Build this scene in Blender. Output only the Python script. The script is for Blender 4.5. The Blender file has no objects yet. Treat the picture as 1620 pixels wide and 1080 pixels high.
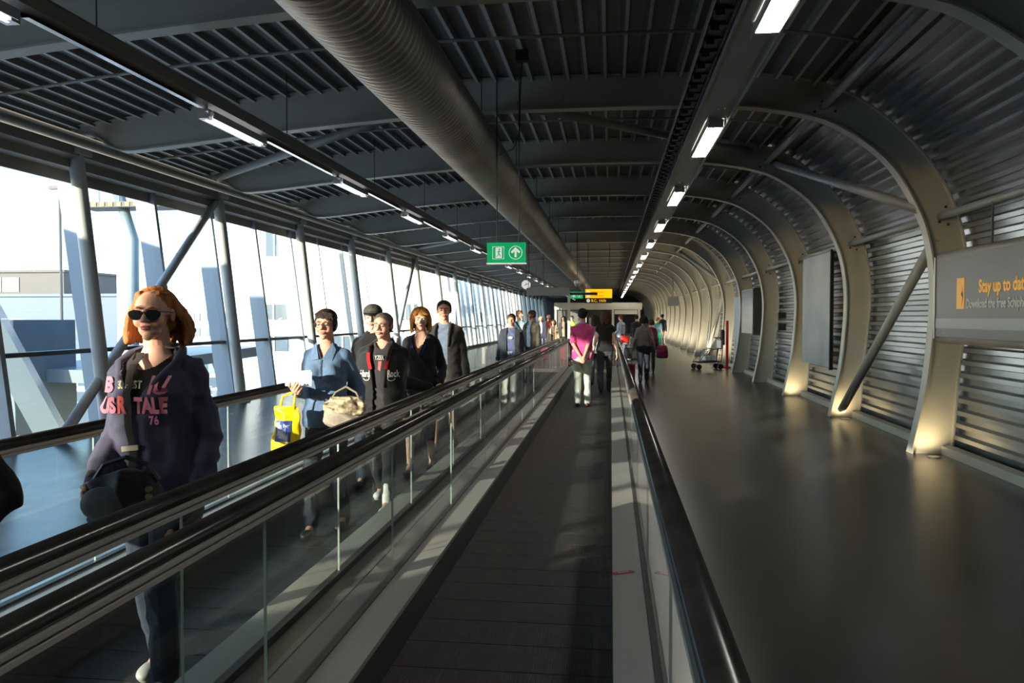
import bpy, math, random
import numpy as np
from mathutils import Vector, Matrix, noise
from mathutils.bvhtree import BVHTree
PI = math.pi
random.seed(4)
SC = bpy.context.scene
COL = SC.collection

# ------------------------------------------------------------------ camera, light, exposure
cam_d = bpy.data.cameras.new('camera'); cam = bpy.data.objects.new('camera', cam_d); COL.objects.link(cam)
cam_d.sensor_width = 36.0; cam_d.lens = 28.0; cam_d.clip_start = 0.05; cam_d.clip_end = 1200
yaw = math.atan(156/1260); pitch = math.atan(38/math.hypot(156, 1260))
cam.location = (0, 0, 1.65)
cam.rotation_euler = (PI/2 - pitch, 0, yaw)
SC.camera = cam

world = bpy.data.worlds.new('sky'); SC.world = world; world.use_nodes = True
wn = world.node_tree.nodes; wl = world.node_tree.links; wn.clear()
sky = wn.new('ShaderNodeTexSky'); sky.sky_type = 'NISHITA'; sky.sun_disc = False
SUN_DIR = Vector((-1.0, -1.2, 0.325)).normalized()      # towards the sun: low, behind and to the left
sky.sun_elevation = math.asin(SUN_DIR.z); sky.sun_rotation = math.atan2(SUN_DIR.x, SUN_DIR.y)
sky.air_density = 1.0; sky.dust_density = 0.25; sky.ozone_density = 2.0
bg = wn.new('ShaderNodeBackground'); bg.inputs['Strength'].default_value = 0.60
wo = wn.new('ShaderNodeOutputWorld')
wl.new(sky.outputs[0], bg.inputs[0]); wl.new(bg.outputs[0], wo.inputs[0])

sd = bpy.data.lights.new('sun', 'SUN'); sd.energy = 9.0; sd.angle = math.radians(0.6); sd.color = (1.0, 0.86, 0.66)
sun = bpy.data.objects.new('sun', sd); COL.objects.link(sun)
sun.rotation_euler = SUN_DIR.to_track_quat('Z', 'Y').to_euler(); sun.location = (-30, -30, 20)

SC.view_settings.view_transform = 'Standard'; SC.view_settings.look = 'None'
SC.view_settings.gamma = 1.0; SC.view_settings.use_curve_mapping = False
SC.view_settings.exposure = 0.52
SC.cycles.max_bounces = 8; SC.cycles.diffuse_bounces = 4; SC.cycles.glossy_bounces = 4
SC.cycles.transparent_max_bounces = 24; SC.cycles.transmission_bounces = 4
SC.cycles.caustics_reflective = False; SC.cycles.caustics_refractive = False
SC.cycles.sample_clamp_indirect = 4.0
SC.cycles.use_denoising = True

# ------------------------------------------------------------------ materials
def mat(name, col, rough=0.5, metal=0.0, var=0.0, vscale=8.0, bump=0.0, bscale=60.0, emit=None, estr=0.0, spec=0.5, stretch=None, coat=0.0, sheen=0.0, col2=None):
    m = bpy.data.materials.new(name); m.use_nodes = True
    n = m.node_tree.nodes; l = m.node_tree.links
    b = n['Principled BSDF']
    b.inputs['Base Color'].default_value = (*col, 1); b.inputs['Roughness'].default_value = rough
    b.inputs['Metallic'].default_value = metal; b.inputs['Specular IOR Level'].default_value = spec
    b.inputs['Coat Weight'].default_value = coat; b.inputs['Sheen Weight'].default_value = sheen
    if var or bump or col2:
        tc = n.new('ShaderNodeTexCoord'); mp = n.new('ShaderNodeMapping')
        l.new(tc.outputs['Object'], mp.inputs[0])
        if stretch: mp.inputs['Scale'].default_value = stretch
    if var or col2:
        nz = n.new('ShaderNodeTexNoise'); nz.inputs['Scale'].default_value = vscale; nz.inputs['Detail'].default_value = 4
        l.new(mp.outputs[0], nz.inputs['Vector'])
        mx = n.new('ShaderNodeMix'); mx.data_type = 'RGBA'
        c2 = col2 if col2 else tuple(c*(1+var) for c in col)
        c1 = col if col2 else tuple(c*(1-var) for c in col)
        mx.inputs[6].default_value = (*c1, 1); mx.inputs[7].default_value = (*c2, 1)
        rp = n.new('ShaderNodeValToRGB'); rp.color_ramp.elements[0].position = 0.35; rp.color_ramp.elements[1].position = 0.65
        l.new(nz.outputs[0], rp.inputs[0]); l.new(rp.outputs[0], mx.inputs[0]); l.new(mx.outputs[2], b.inputs['Base Color'])
    if bump:
        nb = n.new('ShaderNodeTexNoise'); nb.inputs['Scale'].default_value = bscale; nb.inputs['Detail'].default_value = 3
        l.new(mp.outputs[0], nb.inputs['Vector'])
        bp = n.new('ShaderNodeBump'); bp.inputs['Strength'].default_value = bump; bp.inputs['Distance'].default_value = 0.01
        l.new(nb.outputs[0], bp.inputs['Height']); l.new(bp.outputs[0], b.inputs['Normal'])
    if emit:
        b.inputs['Emission Color'].default_value = (*emit, 1); b.inputs['Emission Strength'].default_value = estr
    return m

def glass(name, tint, refl=1.0, ior=1.5):
    m = bpy.data.materials.new(name); m.use_nodes = True
    n = m.node_tree.nodes; l = m.node_tree.links; n.clear()
    o = n.new('ShaderNodeOutputMaterial'); t = n.new('ShaderNodeBsdfTransparent'); g = n.new('ShaderNodeBsdfGlossy')
    g.inputs['Roughness'].default_value = 0.02; g.inputs['Color'].default_value = (refl, refl, refl, 1)
    t.inputs[0].default_value = (*tint, 1)
    fr = n.new('ShaderNodeFresnel'); fr.inputs[0].default_value = ior
    mx = n.new('ShaderNodeMixShader')
    # a pane is a thin solid: the surface the light leaves by does not reflect again
    ge = n.new('ShaderNodeNewGeometry'); su = n.new('ShaderNodeMath'); su.operation = 'SUBTRACT'; su.inputs[0].default_value = 1.0
    l.new(ge.outputs['Backfacing'], su.inputs[1]); mu = n.new('ShaderNodeMath'); mu.operation = 'MULTIPLY'
    l.new(fr.outputs[0], mu.inputs[0]); l.new(su.outputs[0], mu.inputs[1])
    l.new(mu.outputs[0], mx.inputs[0]); l.new(t.outputs[0], mx.inputs[1]); l.new(g.outputs[0], mx.inputs[2]); l.new(mx.outputs[0], o.inputs[0])
    return m

def sock(m): return m.node_tree.nodes['Principled BSDF']
M = {}
M['paint'] = mat('grey painted steel', (0.33, 0.335, 0.315), 0.42, var=0.04, vscale=1.5)
M['rib'] = mat('cream grey painted steel', (0.55, 0.54, 0.47), 0.4, var=0.05, vscale=1.2)
M['deck'] = mat('perforated deck', (0.2, 0.205, 0.205), 0.5, var=0.12, vscale=3)
M['decklip'] = mat('deck lip', (0.72, 0.72, 0.69), 0.45)
M['clad'] = mat('corrugated cladding', (0.42, 0.44, 0.46), 0.27, 0.8, var=0.1, vscale=2.5, stretch=(1, 0.15, 1))
M['steel'] = mat('galvanised steel', (0.52, 0.48, 0.43), 0.32, 0.65, var=0.12, vscale=2)
M['brushed'] = mat('brushed stainless', (0.50, 0.49, 0.46), 0.3, 0.9, var=0.05, vscale=20, stretch=(1, 0.02, 1))
M['skirt'] = mat('anodised skirt', (0.48, 0.46, 0.43), 0.4, 0.2, var=0.04, vscale=10, stretch=(1, 0.05, 1))
M['skirtside'] = mat('dark skirt side', (0.09, 0.088, 0.085), 0.4, 0.3)
M['deckcover'] = mat('matt deck cover', (0.17, 0.175, 0.17), 0.35, 0.3, var=0.04, vscale=5)
M['rubber'] = mat('black rubber', (0.045, 0.041, 0.038), 0.2, spec=0.6, var=0.2, vscale=6)
M['black'] = mat('black plastic', (0.015, 0.015, 0.016), 0.45)
M['dark'] = mat('dark grey metal', (0.07, 0.072, 0.075), 0.45, 0.4)
M['pallet'] = mat('ribbed pallet', (0.075, 0.066, 0.06), 0.5, 0.5, var=0.15, vscale=9)
M['yellow'] = mat('yellow paint', (0.75, 0.5, 0.03), 0.5)
M['white'] = mat('white', (0.75, 0.75, 0.73), 0.5)
M['tube'] = mat('lamp tube', (0.9, 0.9, 0.88), 0.4, emit=(1.0, 0.97, 0.9), estr=22.0)
M['tube_dim'] = mat('lamp tube switched low', (0.9, 0.9, 0.92), 0.3, emit=(1.0, 0.93, 1.0), estr=1.1)
M['lampend'] = mat('clear lamp end', (0.7, 0.7, 0.7), 0.15, 0.6)
M['reflector'] = mat('polished reflector', (0.75, 0.74, 0.70), 0.18, 1.0, var=0.1, vscale=12)
M['column'] = mat('pale painted column', (0.55, 0.56, 0.54), 0.4)
M['mullion'] = mat('pale blue mullion', (0.33, 0.40, 0.48), 0.45)
M['head'] = mat('beige grey window head', (0.27, 0.25, 0.22), 0.5, var=0.05, vscale=2)
M['winglass'] = glass('window glass', (0.90, 0.945, 0.965), 0.9, 1.22)
M['balglass'] = glass('balustrade glass', (0.925, 0.95, 0.945), 0.9, 1.5)
M['glassedge'] = mat('glass edge', (0.34, 0.42, 0.41), 0.2, spec=0.8)
M['signgreen'] = mat('green sign', (0.0, 0.36, 0.13), 0.35, emit=(0.0, 0.5, 0.17), estr=0.35)
M['signwhite'] = mat('sign white', (0.85, 0.85, 0.85), 0.4, emit=(1, 1, 1), estr=0.35)
M['signyellow'] = mat('yellow sign face', (0.9, 0.5, 0.01), 0.4, emit=(1.0, 0.5, 0.0), estr=0.7)
M['signgrey'] = mat('grey sign back', (0.22, 0.24, 0.27), 0.5)
M['adgrey'] = mat('warm grey print', (0.155, 0.15, 0.14), 0.35, var=0.04, vscale=2)
M['adlight'] = mat('light grey print', (0.27, 0.29, 0.28), 0.3)
M['adorange'] = mat('orange print', (0.85, 0.42, 0.05), 0.4, emit=(1, 0.45, 0.03), estr=0.12)  # lettering and icon print given a slight glow of their own
M['adwhite'] = mat('pale print', (0.62, 0.62, 0.60), 0.4)
M['red'] = mat('red paint', (0.55, 0.03, 0.03), 0.4)
M['asphalt'] = mat('pale concrete apron', (0.50, 0.51, 0.52), 0.8, var=0.1, vscale=0.1)
M['bldg'] = mat('white facade', (0.85, 0.84, 0.82), 0.6)
M['bluebldg'] = mat('blue grey facade', (0.04, 0.09, 0.17), 0.5)
M['greybldg'] = mat('grey facade', (0.09, 0.085, 0.085), 0.6)
M['bldgwin'] = mat('facade window', (0.10, 0.14, 0.18), 0.15)
M['blue'] = mat('blue paint', (0.05, 0.14, 0.33), 0.4)
M['palesteel'] = mat('pale blue steel', (0.17, 0.22, 0.25), 0.4)

# floor: dark glossy sheet flooring with faint streaks
fm = mat('dark resin floor', (0.07, 0.066, 0.06), 0.2, spec=0.55); M['floor'] = fm
n = fm.node_tree.nodes; l = fm.node_tree.links; b = sock(fm)
tc = n.new('ShaderNodeTexCoord'); mp = n.new('ShaderNodeMapping'); mp.inputs['Scale'].default_value = (0.6, 1.5, 1)
nz = n.new('ShaderNodeTexNoise'); nz.inputs['Scale'].default_value = 1.6; nz.inputs['Detail'].default_value = 5
rp = n.new('ShaderNodeValToRGB'); rp.color_ramp.elements[0].color = (0.034, 0.031, 0.027, 1); rp.color_ramp.elements[1].color = (0.048, 0.044, 0.038, 1)
mr = n.new('ShaderNodeMapRange'); mr.inputs['To Min'].default_value = 0.22; mr.inputs['To Max'].default_value = 0.28
l.new(tc.outputs['Object'], mp.inputs[0]); l.new(mp.outputs[0], nz.inputs['Vector']); l.new(nz.outputs[0], rp.inputs[0]); l.new(rp.outputs[0], b.inputs['Base Color'])
l.new(nz.outputs[0], mr.inputs[0]); l.new(mr.outputs[0], b.inputs['Roughness'])
# pallet ribs: fine lengthwise grooves as bump
pm = M['pallet']; n = pm.node_tree.nodes; l = pm.node_tree.links
tc = n.new('ShaderNodeTexCoord'); wv = n.new('ShaderNodeTexWave'); wv.wave_type = 'BANDS'; wv.bands_direction = 'X'; wv.inputs['Scale'].default_value = 34.0
bp = n.new('ShaderNodeBump'); bp.inputs['Strength'].default_value = 0.7; bp.inputs['Distance'].default_value = 0.006
l.new(tc.outputs['Object'], wv.inputs['Vector']); l.new(wv.outputs[1], bp.inputs['Height']); l.new(bp.outputs[0], sock(pm).inputs['Normal'])

# ------------------------------------------------------------------ geometry helpers
class MB:
    def __init__(s): s.v = []; s.f = []; s.m = []
    def add(s, vs, fs, mi=0):
        o = len(s.v); s.v += [tuple(v) for v in vs]; s.f += [tuple(i+o for i in f) for f in fs]; s.m += [mi]*len(fs); return s
    def box(s, x0, x1, y0, y1, z0, z1, mi=0):
        v = [(x0,y0,z0),(x1,y0,z0),(x1,y1,z0),(x0,y1,z0),(x0,y0,z1),(x1,y0,z1),(x1,y1,z1),(x0,y1,z1)]
        return s.add(v, [(0,3,2,1),(4,5,6,7),(0,1,5,4),(1,2,6,5),(2,3,7,6),(3,0,4,7)], mi)
    def obox(s, c, sx, sy, sz, R=None, mi=0):
        v = [Vector((a*sx/2, b*sy/2, d*sz/2)) for d in (-1,1) for (a,b) in ((-1,-1),(1,-1),(1,1),(-1,1))]
        if R is not None: v = [R @ p for p in v]
        c = Vector(c)
        return s.add([p+c for p in v], [(0,3,2,1),(4,5,6,7),(0,1,5,4),(1,2,6,5),(2,3,7,6),(3,0,4,7)], mi)
    def bar(s, p0, p1, w, h, mi=0):
        p0 = Vector(p0); p1 = Vector(p1); d = p1-p0; R = d.to_track_quat('Y', 'Z').to_matrix()
        return s.obox((p0+p1)/2, w, d.length, h, R, mi)
    def tube(s, pts, r, n=12, mi=0, cap=True, ry=None):
        pts = [Vector(p) for p in pts]; rs = r if isinstance(r, (list, tuple)) else [r]*len(pts)
        vs = []; up = None
        for i, p in enumerate(pts):
            d = (pts[min(i+1, len(pts)-1)] - pts[max(i-1, 0)]).normalized()
            if up is None: up = Vector((0,0,1)) if abs(d.z) < 0.9 else Vector((0,1,0))
            a = up.cross(d).normalized(); up = d.cross(a).normalized()
            for k in range(n):
                t = 2*PI*k/n; vs.append(p + a*math.cos(t)*rs[i] + up*math.sin(t)*rs[i]*(ry or 1))
        fs = []
        for i in range(len(pts)-1):
            for k in range(n): fs.append((i*n+k, i*n+(k+1)%n, (i+1)*n+(k+1)%n, (i+1)*n+k))
        if cap: fs += [tuple(range(n))[::-1], tuple((len(pts)-1)*n+k for k in range(n))]
        return s.add(vs, fs, mi)
    def sweep_y(s, prof, y0, y1, mi=0, closed=True):
        k = len(prof); vs = [(x, y0, z) for x, z in prof] + [(x, y1, z) for x, z in prof]
        fs = [(i, (i+1) % k, k+(i+1) % k, k+i) for i in range(k if closed else k-1)]
        if closed: fs += [tuple(range(k))[::-1], tuple(range(k, 2*k))]
        return s.add(vs, fs, mi)
    def ell(s, c, r, R=None, nu=14, nv=9, mi=0):
        c = Vector(c); vs = [Vector((0,0,-1))]
        for j in range(1, nv):
            ph = -PI/2 + PI*j/nv
            for i in range(nu):
                t = 2*PI*i/nu; vs.append(Vector((math.cos(ph)*math.cos(t), math.cos(ph)*math.sin(t), math.sin(ph))))
        vs.append(Vector((0,0,1)))
        vs = [Vector((v.x*r[0], v.y*r[1], v.z*r[2])) for v in vs]
        if R is not None: vs = [R @ v for v in vs]
        fs = [(0, 1+(i+1)%nu, 1+i) for i in range(nu)]
        for j in range(nv-2):
            for i in range(nu): a = 1+j*nu; fs.append((a+i, a+(i+1)%nu, a+nu+(i+1)%nu, a+nu+i))
        a = 1+(nv-2)*nu; e = len(vs)-1
        fs += [(a+i, a+(i+1)%nu, e) for i in range(nu)]
        return s.add([v+c for v in vs], fs, mi)
    def cap(s, p0, p1, r0, r1, n=10, mi=0):      # tapered capsule, closed
        p0 = Vector(p0); p1 = Vector(p1); d = p1-p0
        if d.length < 1e-5: return s.ell(p0, (r0,)*3, mi=mi)
        d.normalize(); up = Vector((0,0,1)) if abs(d.z) < 0.9 else Vector((0,1,0))
        a = up.cross(d).normalized(); b2 = d.cross(a)
        rings = []
        for t in (-80, -50, -20): rings.append((p0 + d*r0*math.sin(math.radians(t)), r0*math.cos(math.radians(t))))
        rings += [(p0, r0), (p1, r1)]
        for t in (20, 50, 80): rings.append((p1 + d*r1*math.sin(math.radians(t)), r1*math.cos(math.radians(t))))
        vs = [c + a*math.cos(2*PI*k/n)*r + b2*math.sin(2*PI*k/n)*r for c, r in rings for k in range(n)]
        fs = [(i*n+k, i*n+(k+1)%n, (i+1)*n+(k+1)%n, (i+1)*n+k) for i in range(len(rings)-1) for k in range(n)]
        fs += [tuple(range(n))[::-1], tuple((len(rings)-1)*n+k for k in range(n))]
        return s.add(vs, fs, mi)
    def mesh(s, name='mesh', mats=(), smooth=False):
        me = bpy.data.meshes.new(name); me.from_pydata(s.v, [], s.f)
        for m in mats: me.materials.append(m)
        if any(s.m): me.polygons.foreach_set('material_index', s.m)
        if smooth: me.polygons.foreach_set('use_smooth', [True]*len(me.polygons))
        me.update(); return me
    def build(s, name, m, parent=None, smooth=False, origin=None):
        if origin is not None:
            o3 = Vector(origin); s.v = [tuple(Vector(v)-o3) for v in s.v]
        ob = link(name, s.mesh(name, m if isinstance(m, (list, tuple)) else [m], smooth), parent)
        if origin is not None: ob.location = origin
        return ob

def link(name, me, parent=None, loc=None, rotz=None):
    o = bpy.data.objects.new(name, me); COL.objects.link(o)
    if parent: o.parent = parent
    if loc is not None: o.location = loc
    if rotz is not None: o.rotation_euler.z = rotz
    return o
def empty(name, loc=(0,0,0), rz=0):
    o = bpy.data.objects.new(name, None); COL.objects.link(o); o.location = loc; o.rotation_euler.z = rz; o.empty_display_size = 0.2; return o
def tag(o, label=None, cat=None, group=None, kind=None):
    if label: o['label'] = label
    if cat: o['category'] = cat
    if group: o['group'] = group
    if kind: o['kind'] = kind
    return o
def struct(o, label=None): o['kind'] = 'structure'; return tag(o, label)

def smooth_angle(me, deg=35):
    me.polygons.foreach_set('use_smooth', [True]*len(me.polygons))
    try: me.set_sharp_from_angle(angle=math.radians(deg))
    except Exception: pass

def catmull(P, n):
    P = [Vector((p[0], p[1])) for p in P]; P = [P[0]*2-P[1]] + P + [P[-1]*2-P[-2]]
    out = []
    for i in range(1, len(P)-2):
        for k in range(24):
            t = k/24; p0, p1, p2, p3 = P[i-1:i+3]
            out.append(0.5*((2*p1)+(p2-p0)*t+(2*p0-5*p1+4*p2-p3)*t*t+(3*p1-p0-3*p2+p3)*t**3))
    out.append(P[-2]); return resample(out, n)
def resample(pts, n):
    L = [0]
    for a, b in zip(pts, pts[1:]): L.append(L[-1]+(b-a).length)
    out = []; j = 0
    for i in range(n):
        s = L[-1]*i/(n-1)
        while j < len(L)-2 and L[j+1] < s: j += 1
        t = (s-L[j])/max(L[j+1]-L[j], 1e-9); out.append(pts[j].lerp(pts[j+1], min(max(t, 0), 1)))
    return out

FONT = bpy.data.fonts.load('<builtin>') if False else None
def text_mesh(s, size, depth=0.002, bold=0.0):
    cu = bpy.data.curves.new('t', 'FONT'); cu.body = s; cu.size = size; cu.extrude = depth; cu.align_x = 'LEFT'; cu.resolution_u = 3; cu.offset = bold
    o = bpy.data.objects.new('t', cu); COL.objects.link(o)
    dg = bpy.context.evaluated_depsgraph_get(); dg.update()
    me = bpy.data.meshes.new_from_object(o.evaluated_get(dg)); bpy.data.objects.remove(o); bpy.data.curves.remove(cu)
    me.materials.clear(); return me
def text_obj(name, s, size, m, parent, mtx, sx=1.0, depth=0.002, bold=0.0):
    me = text_mesh(s, size, depth, bold); me.transform(Matrix.Diagonal((sx, 1, 1, 1))); me.transform(mtx); me.materials.append(m)
    return link(name, me, parent)
def frame_mtx(o, xa, ya):
    xa = Vector(xa).normalized(); ya = Vector(ya).normalized(); za = xa.cross(ya)
    m = Matrix.Identity(4)
    for i, a in enumerate((xa, ya, za)):
        for j in range(3): m[j][i] = a[j]
    m.translation = Vector(o); return m

# ------------------------------------------------------------------ the hall shell
Y0, Y1 = -4.0, 95.0
PITCH = 3.6
RIBS = [10.21 + PITCH*k for k in range(-3, 24)]
INNER = [(3.64,0),(3.79,.75),(3.865,1.5),(3.875,2.1),(3.79,2.66),(3.6,3.12),(3.3,3.565),(2.85,3.92),(2.4,4.12),(1.57,4.264),(.5,4.30),(-1.35,4.30),(-2.76,4.25),(-4.8,4.085),(-6.47,3.926),(-6.80,4.02),(-6.98,4.14),(-7.35,4.16)]
OUTER = [(4.08,0),(4.14,.9),(4.20,1.5),(4.225,2.12),(4.13,2.81),(3.85,3.42),(3.44,3.91),(2.88,4.34),(2.25,4.56),(1.57,4.64),(.5,4.68),(-1.76,4.68),(-3.53,4.63),(-5.64,4.45),(-7.35,4.24)]
def ceil_z(x):
    P = sorted(OUTER[7:])
    for a, b in zip(P, P[1:]):
        if a[0] <= x <= b[0]: return a[1]+(b[1]-a[1])*(x-a[0])/(b[0]-a[0])
    return 4.25

floor = MB().box(-7.9, 4.5, Y0, Y1, -0.2, 0).build('floor', M['floor']); struct(floor, 'dark glossy resin floor of the corridor')

# corrugated roof deck and cladding share one profile line, split into ceiling and wall_right
line = catmull([(-7.9,4.16)] + [(x, z+0.03) for x, z in OUTER[::-1]][0:8] + [(x+.03, z+0.02) for x, z in OUTER[::-1]][8:], 900)
line = [Vector(p) for p in line]
def corrugate(pts, pitch, depth, duty, slope=0.18):
    L = 0; out = []; prev = pts[0]; s = 0
    cum = [0]
    for a, b in zip(pts, pts[1:]): cum.append(cum[-1]+(b-a).length)
    tot = cum[-1]; k = 0; res = []
    def at(s):
        s = min(max(s, 0), tot); lo = np.searchsorted(cum, s)-1; lo = min(max(lo, 0), len(pts)-2)
        t = (s-cum[lo])/max(cum[lo+1]-cum[lo], 1e-9); p = pts[lo].lerp(pts[lo+1], t); d = (pts[lo+1]-pts[lo]).normalized()
        return p, Vector((d.y, -d.x))      # normal pointing into the hall (down / left)
    ncell = int(tot/pitch)
    for k in range(ncell):
        for (f, h, mm) in ((0, 0, 0), (1-duty-slope, 0, 0), (1-duty, 1, 1), (1-slope*.0-0.0001-slope, 1, 0)):
            f2 = {0: 0, 1: 1-duty-2*slope/2*1.0, 2: 1-duty, 3: 1-slope*.35}[(0, 1, 2, 3)[[0, 1, 2, 3].index(len(res) % 4)]]
            p, nn = at((k+f2)*pitch); res.append(p + nn*depth*h)
    return res
split = next(i for i, p in enumerate(line) if p.x > 2.55)
cl = corrugate(line[:split+1], 0.232, 0.06, 0.22)
mb = MB(); k = len(cl)
mb.add([(p.x, Y0, p.y) for p in cl]+[(p.x, Y1, p.y) for p in cl], [])
for i in range(k-1):
    mb.f.append((i, k+i, k+i+1, i+1)); mb.m.append(1 if i % 4 == 2 else 0)
ceiling = mb.build('ceiling', [M['deck'], M['decklip']]); struct(ceiling, 'ribbed dark metal roof deck')
wl_ = corrugate([Vector((p.x+.05, p.y+.02)) for p in line[split:]], 0.150, 0.062, 0.40)
mb = MB(); k = len(wl_)
mb.add([(p.x, Y0, p.y) for p in wl_]+[(p.x, Y1, p.y) for p in wl_], [(i, k+i, k+i+1, i+1) for i in range(k-1)])
wall_r = mb.build('wall_right', M['clad']); struct(wall_r, 'curved corrugated metal cladding behind the arches')
# opaque roof skin above so no daylight leaks through the open profile ends
NB = len(line); mb = MB()
mb.add([(p.x+.12*(p.x>3), Y0, p.y+0.12) for p in line]+[(p.x+.12*(p.x>3), Y1, p.y+0.12) for p in line], [(i, NB+i, NB+i+1, i+1) for i in range(NB-1)])
mb.box(4.3, 4.6, Y0, Y1, -.1, .5)
struct(mb.build('roof_skin', M['deck']))
struct(MB().box(3.98, 4.12, Y0, Y1, 0, 0.1).build('baseboard_right', M['rib']))

# arched ribs: welded I section, each one a frame of the building
NI = 90
inn = catmull(INNER, NI); out_ = catmull(OUTER, NI)
def sheet(mb, A, B, y0, y1, mi=0):
    k = len(A); vs = [(a.x, y, a.y) for y in (y0, y1) for a in A] + [(b.x, y, b.y) for y in (y0, y1) for b in B]
    fs = []
    for i in range(k-1):
        fs += [(i, i+1, 2*k+i+1, 2*k+i), (k+i+1, k+i, 3*k+i, 3*k+i+1), (i+1, i, k+i, k+i+1), (2*k+i, 2*k+i+1, 3*k+i+1, 3*k+i)]
    fs += [(0, 2*k, 3*k, k), (k-1, 2*k-1, 4*k-1, 3*k-1)]
    mb.add(vs, fs, mi)
def offs(P, d):
    R = []
    for i, p in enumerate(P):
        t = (P[min(i+1, len(P)-1)]-P[max(i-1, 0)]).normalized(); R.append(p + Vector((-t.y, t.x))*d)
    return R
mb = MB(); sheet(mb, inn, out_, -0.03, 0.03); web_me = mb.mesh('web', [M['rib']]); smooth_angle(web_me, 30)
mb = MB(); sheet(mb, offs(inn, 0.022), inn, -0.085, 0.085); fl_me = mb.mesh('inner_flange', [M['rib']]); smooth_angle(fl_me, 30)
mb = MB(); sheet(mb, out_, offs(out_, -0.02), -0.085, 0.085); fo_me = mb.mesh('outer_flange', [M['rib']]); smooth_angle(fo_me, 30)
mb = MB()
for (x, z) in ((3.92, 2.80), (3.99, 2.98), (4.02, 2.77), (2.55, 4.28), (2.70, 4.16), (2.46, 4.16)):
    mb.tube([(x, -0.045, z), (x, 0.045, z)], 0.016, 8)
bolt_me = mb.mesh('bolt', [M['dark']])
for i, y in enumerate(RIBS):
    e = empty('arch_rib', (0, y, 0)); struct(e, None)
    link('web', web_me, e); link('inner_flange', fl_me, e); link('outer_flange', fo_me, e)
    if i < 9: link('bolt', bolt_me, e)

# thin cross bar under the deck in the middle of each bay
cb = [Vector((p.x, p.y)) for p in offs(out_[30:], 0.09)]
mb = MB(); mb.tube([(p.x, 0, p.y) for p in cb if p.x < 2.6][::2], 0.018, 6)
cb_me = mb.mesh('cross_bar', [M['paint']])
for y in RIBS[:-1]:
    struct(link('cross_bar', cb_me, None, (0, y+PITCH/2, 0)))

# purlin tubes between the ribs on the curved side
for i, (a, bb) in enumerate(zip(RIBS, RIBS[1:])):
    if i > 12: break
    for (x, z) in ((3.93, 2.865), (2.56, 4.22)):
        struct(MB().tube([(x, a+.03, z), (x, bb-.03, z)], 0.045, 10).build('purlin_tube', M['paint'], smooth=True))
# wind bracing tubes
R0 = RIBS[3]
for p0, p1 in (((3.90, R0, 2.62), (3.76, R0+PITCH-.25, 0.15)), ((3.68, R0, 2.97), (2.66, R0+PITCH, 4.24)), ((2.3, R0+PITCH, 4.42), (-1.23, R0, 4.38)),
               ((-7.13, R0+PITCH-.2, 4.12), (-2.69, R0+.3, 4.42)), ((3.9, R0+5*PITCH, 2.6), (3.76, R0+6*PITCH, .2)), ((3.68, R0+5*PITCH, 2.97), (2.66, R0+6*PITCH, 4.24)),
               ((-7.13, R0+5*PITCH, 4.12), (-2.69, R0+4*PITCH, 4.42))):
    struct(MB().tube([p0, p1], 0.065, 12).build('brace_tube', M['paint'], smooth=True))

# ------------------------------------------------------------------ window wall on the left
XB, XT, ZT = -7.42, -7.90, 3.80
def wx(z): return XB + (XT-XB)*z/ZT
struct(MB().sweep_y([(-7.95,3.78),(-7.62,3.78),(-7.62,3.9),(-7.5,3.94),(-7.5,4.3),(-7.95,4.3)], Y0, Y1).build('wall_left', M['head']), 'beige grey fascia above the leaning window wall')
struct(MB().sweep_y([(-7.62,0),(-7.34,0),(-7.34,.05),(-7.40,.08),(-7.62,.08)], Y0, Y1).build('window_sill', M['mullion']))
fins = [10.95 + 1.95*k for k in range(-7, 43)]
mb = MB(); mb.add([(XB+.1, -.04, .05), (XB-.24, -.04, .05), (XT-.24, -.04, ZT), (XT+.1, -.04, ZT), (XB+.1, .04, .05), (XB-.24, .04, .05), (XT-.24, .04, ZT), (XT+.1, .04, ZT)],
           [(0,1,2,3),(7,6,5,4),(0,4,5,1),(1,5,6,2),(2,6,7,3),(3,7,4,0)])
fin_me = mb.mesh('mullion', [M['mullion']])
mb = MB(); mb.add([(XB+.06, -.03, .05), (XB-.06, -.03, .05), (XT-.06, -.03, ZT), (XT+.06, -.03, ZT), (XB+.06, .03, .05), (XB-.06, .03, .05), (XT-.06, .03, ZT), (XT+.06, .03, ZT)], [(0,1,2,3),(7,6,5,4),(0,4,5,1),(1,5,6,2),(2,6,7,3),(3,7,4,0)]); fin2_me = mb.mesh('mullion', [M['column']])
def pane_mesh(z0, z1, dy):
    mb = MB(); t = .012
    mb.add([(wx(z0), 0, z0), (wx(z0), dy, z0), (wx(z1), dy, z1), (wx(z1), 0, z1), (wx(z0)-t, 0, z0), (wx(z0)-t, dy, z0), (wx(z1)-t, dy, z1), (wx(z1)-t, 0, z1)], [(0,1,2,3),(7,6,5,4),(0,4,5,1),(1,5,6,2),(2,6,7,3),(3,7,4,0)]); return mb.mesh('pane', [M['winglass']])
up_me = pane_mesh(1.2, 3.8, 1.95); lo_me = pane_mesh(0.06, 1.14, 1.95)
mb = MB().box(wx(1.17)-.06, wx(1.17)+.07, 0.04, 1.91, 1.14, 1.2); tr_me = mb.mesh('transom', [M['dark']])
mb = MB().box(wx(3.66)-.02, wx(3.66)+.02, 0.04, 1.91, 3.62, 3.80); hb_me = mb.mesh('head_frame', [M['head']])
for i, y in enumerate(fins):
    w = empty('window_%d' % (i+1), (0, y, 0)); struct(w)
    link('mullion', fin_me if 8 < y < 20 else fin2_me, w)
    if i < len(fins)-1:
        link('pane', up_me, w); link('pane', lo_me, w); link('transom', tr_me, w); link('head_frame', hb_me, w)
struct(MB().tube([(-6.97, Y0, 3.985), (-6.97, Y1, 3.985)], 0.08, 14).build('eaves_pipe', M['paint'], smooth=True))
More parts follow.
